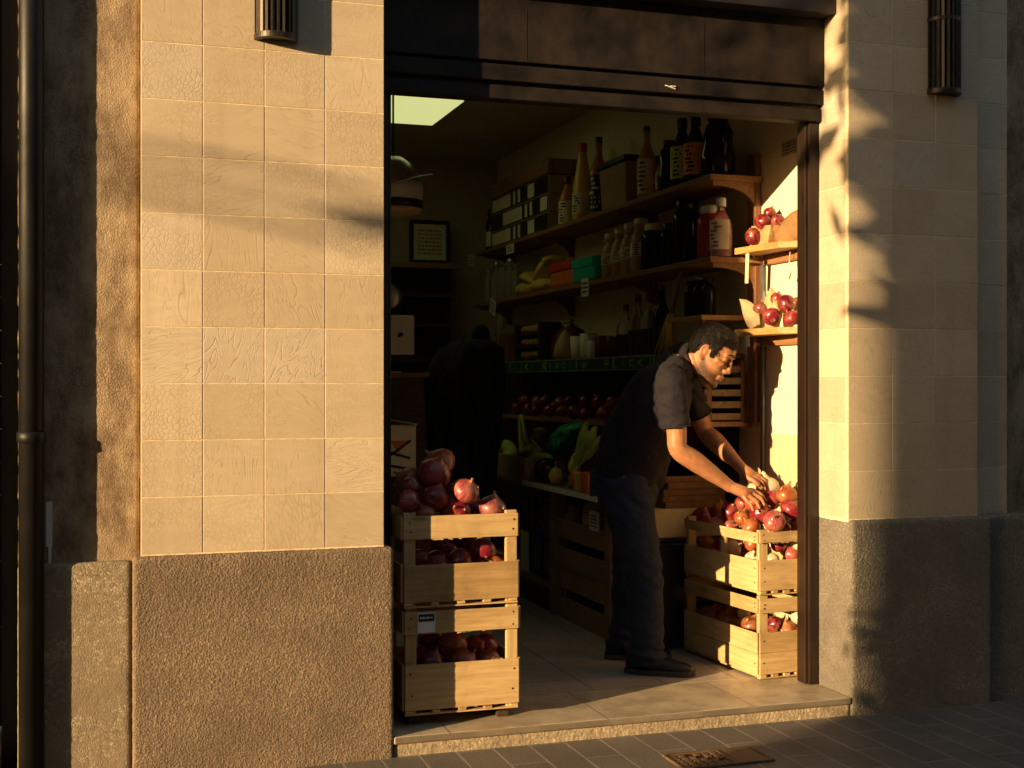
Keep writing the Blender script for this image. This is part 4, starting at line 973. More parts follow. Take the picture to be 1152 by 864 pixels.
lathe(bm, [(.18, 0), (.19, .05), (.19, .5), (.20, .85), (.225, 1.1), (.235, 1.30), (.19, 1.47), (.10, 1.52), (0, 1.53)], (2.02, 2.62, FZ), 48)
for v in bm.verts:
    a = math.atan2(v.co.y-2.62, v.co.x-2.02); k = 1+.05*math.sin(a*7+v.co.z*2)+.035*math.sin(a*13-v.co.z*3)
    v.co.x = 2.02+(v.co.x-2.02)*k + (max(0, v.co.z-1.35))*.3; v.co.y = 2.62+(v.co.y-2.62)*k
link('cover', bm, M['cloth_black'], bs, smooth=True)
bm = nb(); ellipsoid(bm, (2.13, 2.6, 1.625), (.055, .05, .06)); link('knot', bm, M['cloth_black'], bs)
bm = nb(); tube(bm, [(1.80, 2.30, 1.32, .005), (1.85, 2.30, 1.42, .006), (1.90, 2.30, 1.52, .006), (1.945, 2.31, 1.60, .006), (1.955, 2.33, 1.62, .006)], 8, 4); link('wire', bm, M['bronze'], bs)
bm = nb(); tube(bm, [(2.02, 2.295, 1.36, .004), (2.025, 2.29, 1.15, .004), (2.01, 2.295, .98, .003)], 6, 4); link('cord', bm, M['bronze'], bs)
sg = thing('sign_board', 'pale sign with an orange red triangle over black lines, behind the onion heap', 'sign', (1.40, 1.5, FZ))
boxes('board', [(1.15, 1.478, 1.50, 1.512, .90, 1.145)], M['paper_cream'], sg, .003)
boxes('stake', [(1.27, 1.31, 1.5125, 1.53, FZ, 1.10)], M['counter'], sg)
bm = nb(); prism(bm, [Vector(p) for p in ((1.35, 1.4995, 1.07), (1.452, 1.4995, 1.072), (1.39, 1.4995, 1.012))], (0, -.0012, 0)); link('triangle', bm, M['orange'], sg)
bm = nb()
for a, b in (((1.452, 1.072), (1.33, .985)), ((1.35, 1.015), (1.45, .985)), ((1.33, .955), (1.44, .935))):
    p, q = Vector((a[0], 1.4985, a[1])), Vector((b[0], 1.4985, b[1])); s_ = (q-p).cross(Vector((0, 1, 0))).normalized()*.006
    prism(bm, [p-s_, p+s_, q+s_, q-s_], (0, -.001, 0))
link('lines', bm, M['ink'], sg)
bm = nb(); tube(bm, [(1.20, 1.49, 1.19, .004), (1.38, 1.48, 1.165, .004), (1.48, 1.49, 1.147, .004)], 6, 2); link('top_wire', bm, M['steel'], sg)
ONIONS = [
 ('t', 1.289, 0.352, 1.03, 0.0675, 'brownish onion behind and above the dark topmost onion of the left heap', 'large onions heaped on the left stack'),
 ('r', 1.248, 0.262, 0.999, 0.0644, 'glossy dark purple onion, topmost of the left heap', 'large onions heaped on the left stack', (0.5, 0.1, 0)),
 ('p', 1.348, 0.177, 0.938, 0.0549, 'bright coppery pink onion catching the sun at the right of the left heap', 'large onions heaped on the left stack', (0.5, 0.45, 0)),
 ('r', 1.238, 0.212, 0.908, 0.0567, 'deep crimson onion below the topmost purple one of the left heap', 'large onions heaped on the left stack', (0.3, 0.2, 1)),
 ('r', 1.313, 0.204, 0.863, 0.0604, 'broad red onion half sunk behind the middle of the top slat', 'large onions heaped on the left stack', (1.1, -0.9, 0)),
 ('p', 1.458, 0.202, 0.865, 0.0556, 'pink and white streaked onion at the right end of the left heap', 'large onions heaped on the left stack', (0.25, 0.15, 0)),
 ('t', 1.162, 0.342, 0.968, 0.0578, 'orange brown onion at the dark left side of the left heap', 'large onions heaped on the left stack'),
 ('r', 1.146, 0.232, 0.959, 0.0353, 'small purple onion in front of the orange brown one', 'large onions heaped on the left stack'),
 ('p', 1.132, 0.202, 0.902, 0.0457, 'pinkish onion with dried roots beside the left corner post', 'large onions heaped on the left stack', (1.5, 0, 0.6)),
 ('t', 1.195, 0.192, 0.851, 0.0387, 'small tan onion peeping over the shaded left end of the top slat', 'large onions heaped on the left stack'),
 ('r', 1.342, 0.322, 0.91, 0.0474, 'dark onion in the gap behind the bright coppery one', 'large onions heaped on the left stack'),
 ('r', 1.433, 0.312, 0.849, 0.0475, 'dark onion between the broad red one and the streaked one', 'large onions heaped on the left stack'),
 ('r', 1.406, 0.342, 0.808, 0.0514, 'dark onion sunk at the back of the left heap', 'large onions heaped on the left stack'),
 ('r', 1.219, 0.342, 0.894, 0.0508, 'dark onion behind the crimson one of the left heap', 'large onions heaped on the left stack'),
 ('r', 1.336, 0.222, 0.663, 0.0535, 'red onion glowing in the sun inside the upper left crate', 'onions inside the upper left crate', (1.2, 0.5, 0)),
 ('r', 1.437, 0.252, 0.692, 0.0542, 'red onion touching the right post inside the upper left crate', 'onions inside the upper left crate', (2.4, 0.4, 0)),
 ('t', 1.472, 0.212, 0.641, 0.0431, 'copper onion low in the right corner of the upper left crate', 'onions inside the upper left crate'),
 ('r', 1.246, 0.242, 0.657, 0.0534, 'shadowed onion inside the upper left crate', 'onions inside the upper left crate'),
 ('r', 1.177, 0.242, 0.667, 0.0532, 'shadowed onion inside the upper left crate', 'onions inside the upper left crate'),
 ('r', 1.308, 0.342, 0.697, 0.0547, 'shadowed onion inside the upper left crate', 'onions inside the upper left crate'),
 ('r', 1.224, 0.362, 0.708, 0.0546, 'shadowed onion inside the upper left crate', 'onions inside the upper left crate'),
 ('r', 1.408, 0.312, 0.603, 0.0547, 'shadowed onion inside the upper left crate', 'onions inside the upper left crate'),
 ('r', 1.413, 0.392, 0.708, 0.0556, 'shadowed onion inside the upper left crate', 'onions inside the upper left crate'),
 ('r', 1.221, 0.212, 0.288, 0.0513, 'round dark onion at the left inside the lower left crate', 'onions inside the lower left crate', (0.4, 0.3, 0)),
 ('p', 1.321, 0.282, 0.329, 0.0631, 'large brownish pink onion at the top inside the lower left crate', 'onions inside the lower left crate', (2.0, 0.4, 0.4)),
 ('p', 1.347, 0.212, 0.28, 0.0571, 'streaky onion in the middle inside the lower left crate', 'onions inside the lower left crate', (0.7, 0.5, 0.4)),
 ('t', 1.453, 0.222, 0.274, 0.0486, 'sunlit copper onion at the right inside the lower left crate', 'onions inside the lower left crate', (1.4, 0.9, 0)),
 ('r', 1.419, 0.312, 0.317, 0.0438, 'small dark onion tucked behind the streaky one in the lower left crate', 'onions inside the lower left crate'),
 ('r', 1.189, 0.292, 0.291, 0.0538, 'shadowed onion deep inside the lower left crate', 'onions inside the lower left crate'),
 ('r', 1.481, 0.372, 0.298, 0.0556, 'shadowed onion deep inside the lower left crate', 'onions inside the lower left crate'),
 ('r', 1.262, 0.372, 0.347, 0.0549, 'shadowed onion deep inside the lower left crate', 'onions inside the lower left crate'),
 ('r', 2.775, 1.035, 0.705, 0.0563, 'dark red onion at the far left end of the sunlit heap', 'onions heaped on the sunlit right stack'),
 ('p', 2.745, 0.838, 0.697, 0.0403, 'pale flattened onion against the far part of the top slat', 'onions heaped on the sunlit right stack'),
 ('t', 2.83, 0.977, 0.747, 0.0414, 'small coppery onion leaning on the round bright one of the sunlit heap', 'onions heaped on the sunlit right stack'),
 ('r', 2.8, 0.812, 0.751, 0.0498, 'round bright red onion left of the near hand', 'onions heaped on the sunlit right stack', (0.5, 0.6, 0)),
 ('t', 2.775, 0.654, 0.739, 0.0392, 'oval orange onion below the finger tips', 'onions heaped on the sunlit right stack', (0.1, 0.2, 0)),
 ('t', 2.755, 0.535, 0.713, 0.0452, 'copper red onion against the near end of the top slat', 'onions heaped on the sunlit right stack'),
 ('r', 2.81, 0.548, 0.772, 0.0499, 'red onion under the finger tips of the near hand', 'onions heaped on the sunlit right stack'),
 ('p', 2.8, 0.413, 0.751, 0.0488, 'pink red onion just right of the crate corner post', 'onions heaped on the sunlit right stack', (0.8, -0.6, 0)),
 ('r', 2.88, 0.578, 0.823, 0.0458, 'shaded purple onion below the white one', 'onions heaped on the sunlit right stack'),
 ('r', 2.91, 0.46, 0.793, 0.0495, 'plump red onion beside the brown door frame', 'onions heaped on the sunlit right stack', (0.3, 0.5, 0)),
 ('t', 2.92, 0.515, 0.851, 0.0477, 'coppery onion with a dry tuft, highest beside the wall', 'onions heaped on the sunlit right stack', (0.1, 0.1, 0)),
 ('w', 2.9, 0.645, 0.872, 0.0533, 'white onion, topmost of the sunlit heap', 'onions heaped on the sunlit right stack', (0.25, -0.35, 0)),
 ('w', 2.93, 0.849, 0.848, 0.0336, 'small white bulb under the far hand', 'onions heaped on the sunlit right stack'),
 ('p', 2.755, 0.726, 0.696, 0.0326, 'small pale pink onion between two larger ones at the top slat', 'onions heaped on the sunlit right stack'),
 ('r', 2.94, 0.466, 0.725, 0.0361, 'small dark red onion low beside the door frame', 'onions heaped on the sunlit right stack'),
 ('r', 2.85, 0.786, 0.785, 0.0426, 'red onion below the wrist of the near hand', 'onions heaped on the sunlit right stack'),
 ('t', 2.88, 0.74, 0.796, 0.0423, 'copper onion between the two hands', 'onions heaped on the sunlit right stack'),
 ('r', 2.86, 0.449, 0.722, 0.0403, 'small red onion behind the near end slat', 'onions heaped on the sunlit right stack'),
 ('r', 2.81, 1.03, 0.713, 0.0442, 'dark onion at the back of the far end of the sunlit heap', 'onions heaped on the sunlit right stack'),
 ('t', 2.765, 0.987, 0.584, 0.0398, 'sunlit yellowish onion left of the batten in the upper right crate', 'onions inside the upper right crate'),
 ('w', 2.765, 0.728, 0.595, 0.0424, 'white onion right of the batten in the upper right crate', 'onions inside the upper right crate', (0.8, 0.9, 0)),
 ('w', 2.755, 0.519, 0.574, 0.0368, 'white onion behind the corner post of the upper right crate', 'onions inside the upper right crate'),
 ('t', 2.765, 0.546, 0.637, 0.0329, 'tan onion above the white one at the corner post', 'onions inside the upper right crate'),
 ('w', 2.85, 0.524, 0.561, 0.0371, 'shaded white onion at the near end of the upper right crate', 'onions inside the upper right crate'),
 ('p', 2.91, 0.46, 0.595, 0.0389, 'pinkish onion at the near end of the upper right crate', 'onions inside the upper right crate', (0.2, 0.3, 0)),
 ('w', 2.94, 0.443, 0.642, 0.0327, 'pale onion against the wall in the upper right crate', 'onions inside the upper right crate'),
 ('r', 2.8, 0.901, 0.593, 0.0393, 'dark onion in the middle of the upper right crate', 'onions inside the upper right crate'),
 ('r', 2.82, 0.738, 0.612, 0.0383, 'dark onion behind the white one in the upper right crate', 'onions inside the upper right crate'),
 ('r', 2.92, 0.585, 0.626, 0.0376, 'shadowed onion at the back of the upper right crate', 'onions inside the upper right crate'),
 ('r', 2.78, 1.16, 0.563, 0.0454, 'shadowed onion at the far end of the upper right crate', 'onions inside the upper right crate'),
 ('t', 2.775, 0.988, 0.247, 0.0509, 'coppery onion at the far side of the lower right crate', 'onions inside the lower right crate', (0.3, 0.4, 0)),
 ('t', 2.775, 0.782, 0.258, 0.0578, 'largest coppery onion in the lower right crate', 'onions inside the lower right crate', (0.25, -0.3, 0)),
 ('t', 2.775, 0.564, 0.272, 0.0495, 'coppery onion behind the corner post of the lower right crate', 'onions inside the lower right crate', (0.2, 0.2, 0)),
 ('w', 2.82, 0.722, 0.298, 0.0298, 'pale bulb tip between two coppery onions in the lower right crate', 'onions inside the lower right crate'),
 ('t', 2.89, 0.448, 0.267, 0.0469, 'coppery onion at the near end of the lower right crate', 'onions inside the lower right crate', (0.2, -0.5, 0)),
 ('w', 2.93, 0.427, 0.327, 0.0366, 'pale onion beside the door frame in the lower right crate', 'onions inside the lower right crate', (0.2, -0.2, 0)),
 ('r', 2.87, 0.529, 0.277, 0.0413, 'shadowed onion at the back of the lower right crate', 'onions inside the lower right crate'),
 ('r', 2.84, 1.015, 0.255, 0.0401, 'dark onion behind the largest coppery one', 'onions inside the lower right crate'),
 ('r', 2.86, 0.704, 2.013, 0.0403, 'orange brown onion below the glossy cluster on the upper ledge', 'glossy onions on the sunlit wall ledges'),
 ('r', 2.88, 0.65, 2.072, 0.0421, 'glossy dark onion, largest of the cluster on the upper ledge', 'glossy onions on the sunlit wall ledges'),
 ('r', 2.92, 0.665, 2.116, 0.0296, 'small glossy onion on top of the cluster on the upper ledge', 'glossy onions on the sunlit wall ledges'),
 ('r', 2.93, 0.61, 2.073, 0.0335, 'glossy onion at the right of the cluster on the upper ledge', 'glossy onions on the sunlit wall ledges'),
 ('r', 2.9, 0.702, 2.018, 0.0383, 'dark onion under the largest one on the upper ledge', 'glossy onions on the sunlit wall ledges'),
 ('r', 2.86, 0.542, 1.641, 0.0413, 'dark onion low in front of the small cream cone', 'glossy onions on the sunlit wall ledges'),
 ('r', 2.92, 0.515, 1.696, 0.0454, 'shiny red onion high at the right on the lower ledge', 'glossy onions on the sunlit wall ledges'),
 ('r', 2.9, 0.435, 1.629, 0.0407, 'dark red onion beside the door frame on the lower ledge', 'glossy onions on the sunlit wall ledges'),
 ('r', 2.94, 0.636, 1.727, 0.0295, 'small curved dark onion behind the shiny red one', 'glossy onions on the sunlit wall ledges'),
 ('p', 2.91, 0.728, 1.684, 0.0385, 'pale onion glowing behind the tall cream cone', 'glossy onions on the sunlit wall ledges'),
 ('t', 2.661, 1.61, 1.173, 0.0393, 'small dark onion in the heap on the low wall shelf', 'small dark onions on the low wall shelf'),
 ('r', 2.752, 1.691, 1.23, 0.0415, 'small dark onion in the heap on the low wall shelf', 'small dark onions on the low wall shelf'),
 ('r', 2.832, 1.754, 1.199, 0.045, 'small dark onion in the heap on the low wall shelf', 'small dark onions on the low wall shelf'),
 ('r', 2.661, 1.838, 1.174, 0.0396, 'small dark onion in the heap on the low wall shelf', 'small dark onions on the low wall shelf'),
 ('r', 2.74, 1.897, 1.233, 0.0443, 'small dark onion in the heap on the low wall shelf', 'small dark onions on the low wall shelf'),
 ('t', 2.845, 1.99, 1.191, 0.0366, 'small dark onion in the heap on the low wall shelf', 'small dark onions on the low wall shelf'),
 ('r', 2.668, 2.034, 1.177, 0.0434, 'small dark onion in the heap on the low wall shelf', 'small dark onions on the low wall shelf'),
 ('r', 2.757, 2.123, 1.233, 0.0439, 'small dark onion in the heap on the low wall shelf', 'small dark onions on the low wall shelf'),
 ('r', 2.849, 2.192, 1.194, 0.04, 'small dark onion in the heap on the low wall shelf', 'small dark onions on the low wall shelf'),
 ('r', 2.648, 2.283, 1.171, 0.0372, 'small dark onion in the heap on the low wall shelf', 'small dark onions on the low wall shelf'),
 ('r', 2.755, 2.33, 1.232, 0.043, 'small dark onion in the heap on the low wall shelf', 'small dark onions on the low wall shelf'),
 ('t', 2.85, 2.409, 1.195, 0.0412, 'small dark onion in the heap on the low wall shelf', 'small dark onions on the low wall shelf'),
 ('r', 2.663, 2.487, 1.178, 0.0441, 'small dark onion in the heap on the low wall shelf', 'small dark onions on the low wall shelf'),
 ('r', 2.765, 2.57, 1.231, 0.042, 'small dark onion in the heap on the low wall shelf', 'small dark onions on the low wall shelf'),
 ('t', 2.835, 2.636, 1.195, 0.0409, 'small dark onion in the heap on the low wall shelf', 'small dark onions on the low wall shelf'),
 ('t', 2.666, 2.703, 1.172, 0.0379, 'small dark onion in the heap on the low wall shelf', 'small dark onions on the low wall shelf'),
 ('r', 2.739, 2.763, 1.229, 0.0403, 'small dark onion in the heap on the low wall shelf', 'small dark onions on the low wall shelf'),
 ('r', 2.849, 2.828, 1.194, 0.0397, 'small dark onion in the heap on the low wall shelf', 'small dark onions on the low wall shelf'),
 ('r', 2.658, 2.897, 1.174, 0.0397, 'small dark onion in the heap on the low wall shelf', 'small dark onions on the low wall shelf'),
 ('t', 2.753, 2.97, 1.226, 0.0364, 'small dark onion in the heap on the low wall shelf', 'small dark onions on the low wall shelf'),
 ('t', 2.851, 3.053, 1.199, 0.0448, 'small dark onion in the heap on the low wall shelf', 'small dark onions on the low wall shelf'),
 ('r', 2.646, 3.121, 1.17, 0.0361, 'small dark onion in the heap on the low wall shelf', 'small dark onions on the low wall shelf'),
 ('r', 2.736, 3.208, 1.227, 0.0378, 'small dark onion in the heap on the low wall shelf', 'small dark onions on the low wall shelf'),
 ('r', 2.833, 3.268, 1.196, 0.0422, 'small dark onion in the heap on the low wall shelf', 'small dark onions on the low wall shelf'),
 ('r', 2.674, 3.341, 1.178, 0.0441, 'small dark onion in the heap on the low wall shelf', 'small dark onions on the low wall shelf'),
 ('t', 2.761, 3.415, 1.229, 0.0395, 'small dark onion in the heap on the low wall shelf', 'small dark onions on the low wall shelf'),
 ('t', 2.828, 3.499, 1.199, 0.0448, 'small dark onion in the heap on the low wall shelf', 'small dark onions on the low wall shelf'),
 ('r', 2.664, 3.555, 1.176, 0.0424, 'small dark onion in the heap on the low wall shelf', 'small dark onions on the low wall shelf'),
 ('r', 2.743, 3.633, 1.228, 0.0387, 'small dark onion in the heap on the low wall shelf', 'small dark onions on the low wall shelf'),
 ('r', 2.837, 3.688, 1.195, 0.0412, 'small dark onion in the heap on the low wall shelf', 'small dark onions on the low wall shelf'),
]
# ------------------------------------------------------------------ crates
def crate(label, loc, rot, w, d, h, hb, ht, nb_side=1, batten=False, mats=('crate', 'crate_y', 'crate_z'), lip=.012, seed=0, sticker=False):
    """slatted onion crate; w along local x, d along local y, boards of height hb below and slats of height ht on top"""
    t = thing('onion_crate', label, 'crate', loc, 'wooden onion crates at the doorway', rot)
    Mx = t.matrix_basis.copy(); rr = random.Random(seed)
    def add(name, lst, mat, bev=.0015, jit=True):
        bm = nb(); lay = bm.loops.layers.color.new('board')
        for b in lst:
            fs = box(bm, *b); q = rr.random()**1.5
            for f in fs:
                for l in f.loops: l[lay] = (q, q, q, 1)
            if jit:
                j = Vector((rr.uniform(-.0012, .0012), rr.uniform(-.0012, .0012), rr.uniform(-.0015, .0015)))
                for v in {v for f in fs for v in f.verts}: v.co += j + Vector((0, 0, rr.uniform(-.0012, .0012)))
        for v in bm.verts: v.co = Mx @ v.co
        return link(name, bm, mat, t, bevel=bev)
    a, b, th, p = w/2, d/2, .0085, .043
    zb = .022
    splits = lambda z0, z1, n: [(z0+(z1-z0)*i/n+(.0012 if i else 0), z0+(z1-z0)*(i+1)/n-.0012) for i in range(n)]
    for nm, sgn in (('front_boards', -1), ('back_boards', 1)):
        y0, y1 = (-b-th, -b) if sgn < 0 else (b, b+th)
        add(nm, [(-a-.003, a+.003, y0, y1, q0, q1) for q0, q1 in splits(zb, zb+hb, nb_side)] + [(-a-.003, a+.003, y0, y1, h-ht-lip, h-lip)], M[mats[0]])
    for sgn in (-1, 1):
        x0, x1 = (-a-th, -a-.0005) if sgn < 0 else (a+.0005, a+th)
        add('side_boards', [(x0-(.003 if sgn < 0 else -.003), x1+(.003 if sgn > 0 else -.003), -b+.0005, b-.0005, q0, q1) for q0, q1 in splits(zb, zb+hb, nb_side)] + [(x0-(.003 if sgn < 0 else -.003), x1+(.003 if sgn > 0 else -.003), -b+.0005, b-.0005, h-ht-lip, h-lip)], M[mats[1]])
    for sx in (-1, 1):
        for sy in (-1, 1):
            x0, x1 = (-a, -a+p) if sx < 0 else (a-p, a)
            y0, y1 = (-b+.001, -b+.022) if sy < 0 else (b-.022, b-.001)
            add('corner_post', [(x0, x1, y0, y1, .006, h)], M[mats[2]])
    if batten:
        for q in (-.02,): add('batten', [(-a-.0018, -a+.010, q-.02, q+.02, zb+.01, h-ht*.4-lip)], M[mats[2]])
    n = 5
    add('floor_slats', [(-a+.002, a-.002, -b+.024+i*(d-.048)/n+.004, -b+.024+(i+1)*(d-.048)/n-.004, zb+.001, zb+.008) for i in range(n)], M[mats[0]])
    add('runners', [(-a-.002, a+.002, -b-th+.002, -b+.016, .002, .0075), (-a-.002, a+.002, b-.016, b+th-.002, .002, .0075)] + [(-a+(w-.03)*i/4, -a+(w-.03)*i/4+.030, -b-th+.001, b+th-.001, .008, .0195) for i in range(5)], M[mats[0]])
    bm = nb()
    for z in (zb+hb*.28, zb+hb*.75, h-ht*.7-lip, h-ht*.3-lip):
        for x in (-a+.018, a-.018):
            zz = z+rr.uniform(-.008, .008); xx = x+rr.uniform(-.006, .006)
            lathe(bm, [(.0036, -.001), (.0036, .0009), (0, .0012)], (xx, -b-th, zz), 8, Matrix.Rotation(R(90), 3, 'X'))
        for y in (-b+.02, b-.02):
            zz = z+rr.uniform(-.008, .008)
            lathe(bm, [(.0036, -.001), (.0036, .0009), (0, .0012)], (-a-th-.003, y, zz), 8, Matrix.Rotation(R(-90), 3, 'Y'))
    for v in bm.verts: v.co = Mx @ v.co
    link('nails', bm, M['nail'], t)
    bm = nb()                                            # splinters along the rough sawn edges
    for i in range(16):
        x = rr.uniform(-a, a); z = rr.choice((zb, zb+hb, h-ht-lip))
        obb(bm, (x, -b-th*.6, z), (rr.uniform(.008, .03), .0015, rr.uniform(.002, .005)), Matrix.Rotation(rr.uniform(-.25, .25), 3, 'Y'))
    for v in bm.verts: v.co = Mx @ v.co
    link('splinters', bm, M[mats[0]], t)
    if sticker:
        s = boxes('sticker', [(loc[0]-a+.045, loc[0]-a+.112, loc[1]-b-th-.0022, loc[1]-b-th-.0009, loc[2]+h-lip-ht+.006, loc[2]+h-lip-.004)], M['white'], t)
        boxes('sticker_block', [(loc[0]-a+.048, loc[0]-a+.109, loc[1]-b-th-.0030, loc[1]-b-th-.0023, loc[2]+h-lip-.036, loc[2]+h-lip-.008)], M['ink'], s)
        bm = nb(); scribble(bm, (loc[0]-a+.0785, loc[1]-b-th-.0031, loc[2]+h-lip-.022), (1, 0, 0), (0, 0, 1), .05, .014, 1, 5, (0, -1, 0)); link('sticker_print', bm, M['card'], s)
    return t
LY = .115+.0085                                        # front plane of the left stack
LB = .352/2
crate('lower crate of the left stack, with a white sticker on its top slat', (1.318, LY+LB, .1125), 0, .437, .352, .398, .170, .083, seed=1, sticker=True)
crate('upper crate of the left stack, heaped with large dark onions', (1.313, LY+LB, .5125), R(.4), .440, .352, .352, .140, .087, seed=2)
rz = thing('wooden_riser', 'low dark timber riser under the left stack of crates', 'riser', (1.31, .36, FZ))
boxes('bearer', [(1.12, 1.16, .16, .46, FZ, .112)], M['darkwood'], rz); boxes('bearer', [(1.47, 1.51, .16, .46, FZ, .112)], M['darkwood'], rz); boxes('stretcher', [(1.1605, 1.4695, .30, .34, .08, .11)], M['darkwood'], rz)
RA = R(4.2)
def rloc(cx, cy, w, d):   # centre from the near left corner
    v = Matrix.Rotation(RA, 2) @ Vector((w/2, d/2)); return (cx+v.x, cy+v.y)
c_ = rloc(2.712, .392, .28, .625)
crate('lower crate of the sunlit right stack, with two bottom boards', (*c_, FZ+.002), RA, .268, .625, .357, .180, .062, 2, seed=3)
crate('upper crate of the sunlit right stack, under the hands of the man', (*c_, FZ+.360), RA, .268, .625, .283, .132, .045, 1, True, seed=4)

# ------------------------------------------------------------------ onions
def onion_mesh(name, mat, sq=1.0, neck=1.0, seed=0, roots=True):
    bm = nb(); rr = random.Random(seed); seg, rings = 28, 18
    prof = []
    for i in range(rings+1):
        a = -math.pi/2+math.pi*i/rings
        prof.append((math.cos(a)*.05, math.sin(a)*.05*.90*sq))
    prof = prof[1:-2]
    top = .05*.90*sq
    prof += [(.0125, top*1.03), (.0066*neck, top*1.12), (.0042*neck, top*1.12+.006*neck), (.0048*neck, top*1.12+.011*neck), (.0015, top*1.12+.015*neck)]
    lathe(bm, [(0.003, -top*.995)]+prof, (0, 0, 0), seg)
    for v in bm.verts:
        a = math.atan2(v.co.y, v.co.x)
        k = 1+.012*math.sin(a*5+seed)+.008*math.sin(a*9+seed*2)+noise.noise(v.co*28+Vector((seed*3, 0, 0)))*.05
        v.co.x *= k; v.co.y *= k
        if v.co.z > top*1.02: v.co.x += (v.co.z-top)*.35*math.sin(seed)+noise.noise(v.co*90)*.004; v.co.y += (v.co.z-top)*.35*math.cos(seed*2)
    if roots:
        for i in range(16):
            a = rr.uniform(0, 6.28); q = rr.uniform(.002, .008)
            tube(bm, [(q*math.cos(a), q*math.sin(a), -top*.98, .0011), (q*2.0*math.cos(a+.3), q*2.0*math.sin(a+.3), -top-rr.uniform(.004, .012), .0005)], 4, 1, 1, dome=False)
        for i in range(1):                              # loose flakes of dry skin
            a = rr.uniform(0, 6.28); e = rr.uniform(.3, 1.1); c = Vector((math.cos(a)*math.cos(e), math.sin(a)*math.cos(e), math.sin(e)*.9*sq))*.0515
            n_ = c.normalized(); u = n_.cross(Vector((0, 0, 1))).normalized(); w = u.cross(n_)
            pts = [c+u*(.007*math.cos(k)*rr.uniform(.5, 1))+w*(.010*math.sin(k)*rr.uniform(.5, 1))+n_*.004*abs(math.sin(k)) for k in (0, 1.2, 2.4, 3.4, 4.6, 5.5)]
            prism(bm, pts, n_*.0008, 1)
    bmesh.ops.recalc_face_normals(bm, faces=bm.faces[:])
    me = bpy.data.meshes.new(name); bm.to_mesh(me); bm.free(); me.materials.append(M[mat]); me.materials.append(M['root']); me.shade_smooth()
    return me
OM = {'r': [onion_mesh('red_onion', 'onion_red', s, n, i) for i, (s, n) in enumerate(((1, 1), (.86, .8), (1.06, 1.3), (.93, .6)))],
      'p': [onion_mesh('pink_onion', 'onion_pale', s, n, 10+i) for i, (s, n) in enumerate(((1, 1), (.85, 1.1)))],
      't': [onion_mesh('copper_onion', 'onion_tan', s, n, 20+i) for i, (s, n) in enumerate(((1, 1.2), (.9, .8)))],
      'w': [onion_mesh('white_onion', 'onion_white', s, n, 30+i) for i, (s, n) in enumerate(((.97, 1.5), (1.04, 1.9)))]}
KIND = {'r': 'red_onion', 'p': 'pink_onion', 't': 'copper_onion', 'w': 'white_onion'}
_k = [0]
def onion(kind, x, y, z, r, label, group, rot=None):
    ms = OM[kind]; _k[0] += 1; rr = random.Random(_k[0]*13+5)
    o = bpy.data.objects.new(KIND[kind], ms[_k[0] % len(ms)]); COL.objects.link(o)
    o.location = (x, y, z); s = r/.05; o.scale = (s, s, s)
    o.rotation_euler = rot or (rr.uniform(-1.1, 1.1), rr.uniform(-1.1, 1.1), rr.uniform(0, 6.28))
    return tag(o, label, 'onion', group)
for row in ONIONS: onion(*row)
# ------------------------------------------------------------------ the man
# local frame: X forward (the way he faces), Y to his left, Z up from the floor
MAN = Matrix.Translation(Vector((2.322, .825, FZ))) @ Matrix.Rotation(R(-33), 4, 'Z')
man = thing('person', 'man in charcoal t-shirt and blue jeans bending over crates, both hands on the onions', 'person', (2.322, .825, FZ))

def solid(bm, voxel, smooth=4, fac=.5):
    """overlapping closed shells melted into one continuous surface"""
    bmesh.ops.recalc_face_normals(bm, faces=bm.faces[:])
    me = bpy.data.meshes.new('tmp'); bm.to_mesh(me); bm.free()
    o = bpy.data.objects.new('tmp', me); COL.objects.link(o)
    m = o.modifiers.new('r', 'REMESH'); m.mode = 'VOXEL'; m.voxel_size = voxel
    if smooth:
        s = o.modifiers.new('s', 'SMOOTH'); s.iterations = smooth; s.factor = fac
    dg = bpy.context.evaluated_depsgraph_get(); dg.update()
    me2 = bpy.data.meshes.new_from_object(o.evaluated_get(dg), depsgraph=dg)
    bpy.data.objects.remove(o); bpy.data.meshes.remove(me)
    b = nb(); b.from_mesh(me2); bpy.data.meshes.remove(me2)
    return b
def ring_loft(bm, secs, seg=28, power=2.3):
    """secs: (center, axis x dir, half x, half y); lateral is world Y; closed with fans"""
    rings = []
    for c, ux, a, b in secs:
        ux = Vector(ux).normalized(); r_ = []
        for i in range(seg):
            t = 2*math.pi*i/seg; cx, sy = math.cos(t), math.sin(t)
            r_.append(bm.verts.new(Vector(c)+ux*(a*math.copysign(abs(cx)**(2/power), cx))+Vector((0, 1, 0))*(b*math.copysign(abs(sy)**(2/power), sy))))
        rings.append(r_)
    for p, q in zip(rings, rings[1:]):
        for i in range(seg): bm.faces.new((p[i], p[(i+1) % seg], q[(i+1) % seg], q[i]))
    bm.faces.new(rings[0][::-1]); bm.faces.new(rings[-1])
def bend(secs):
    """section planes square to the spine"""
    out = []
    for i, (x, z, a, b) in enumerate(secs):
        p, q = secs[max(0, i-1)], secs[min(len(secs)-1, i+1)]
        ax = Vector((q[0]-p[0], 0, q[1]-p[1])).normalized(); ux = Vector((ax.z, 0, -ax.x))
        out.append(((x, 0, z), ux, a, b))
    return out
SH_R, EL_R, WR_R = (.192, -.172, 1.288), (.222, -.165, .985), (.432, -.035, .818)
SH_L, EL_L, WR_L = (.200, .178, 1.290), (.290, .270, 1.045), (.462, .125, .895)
TORSO = [(-.030, .84, .150, .178), (-.012, .91, .158, .182), (.012, .99, .160, .180), (.048, 1.08, .156, .186), (.092, 1.17, .148, .194), (.138, 1.255, .132, .198), (.178, 1.315, .100, .165), (.214, 1.375, .080, .120), (.238, 1.400, .062, .075)]
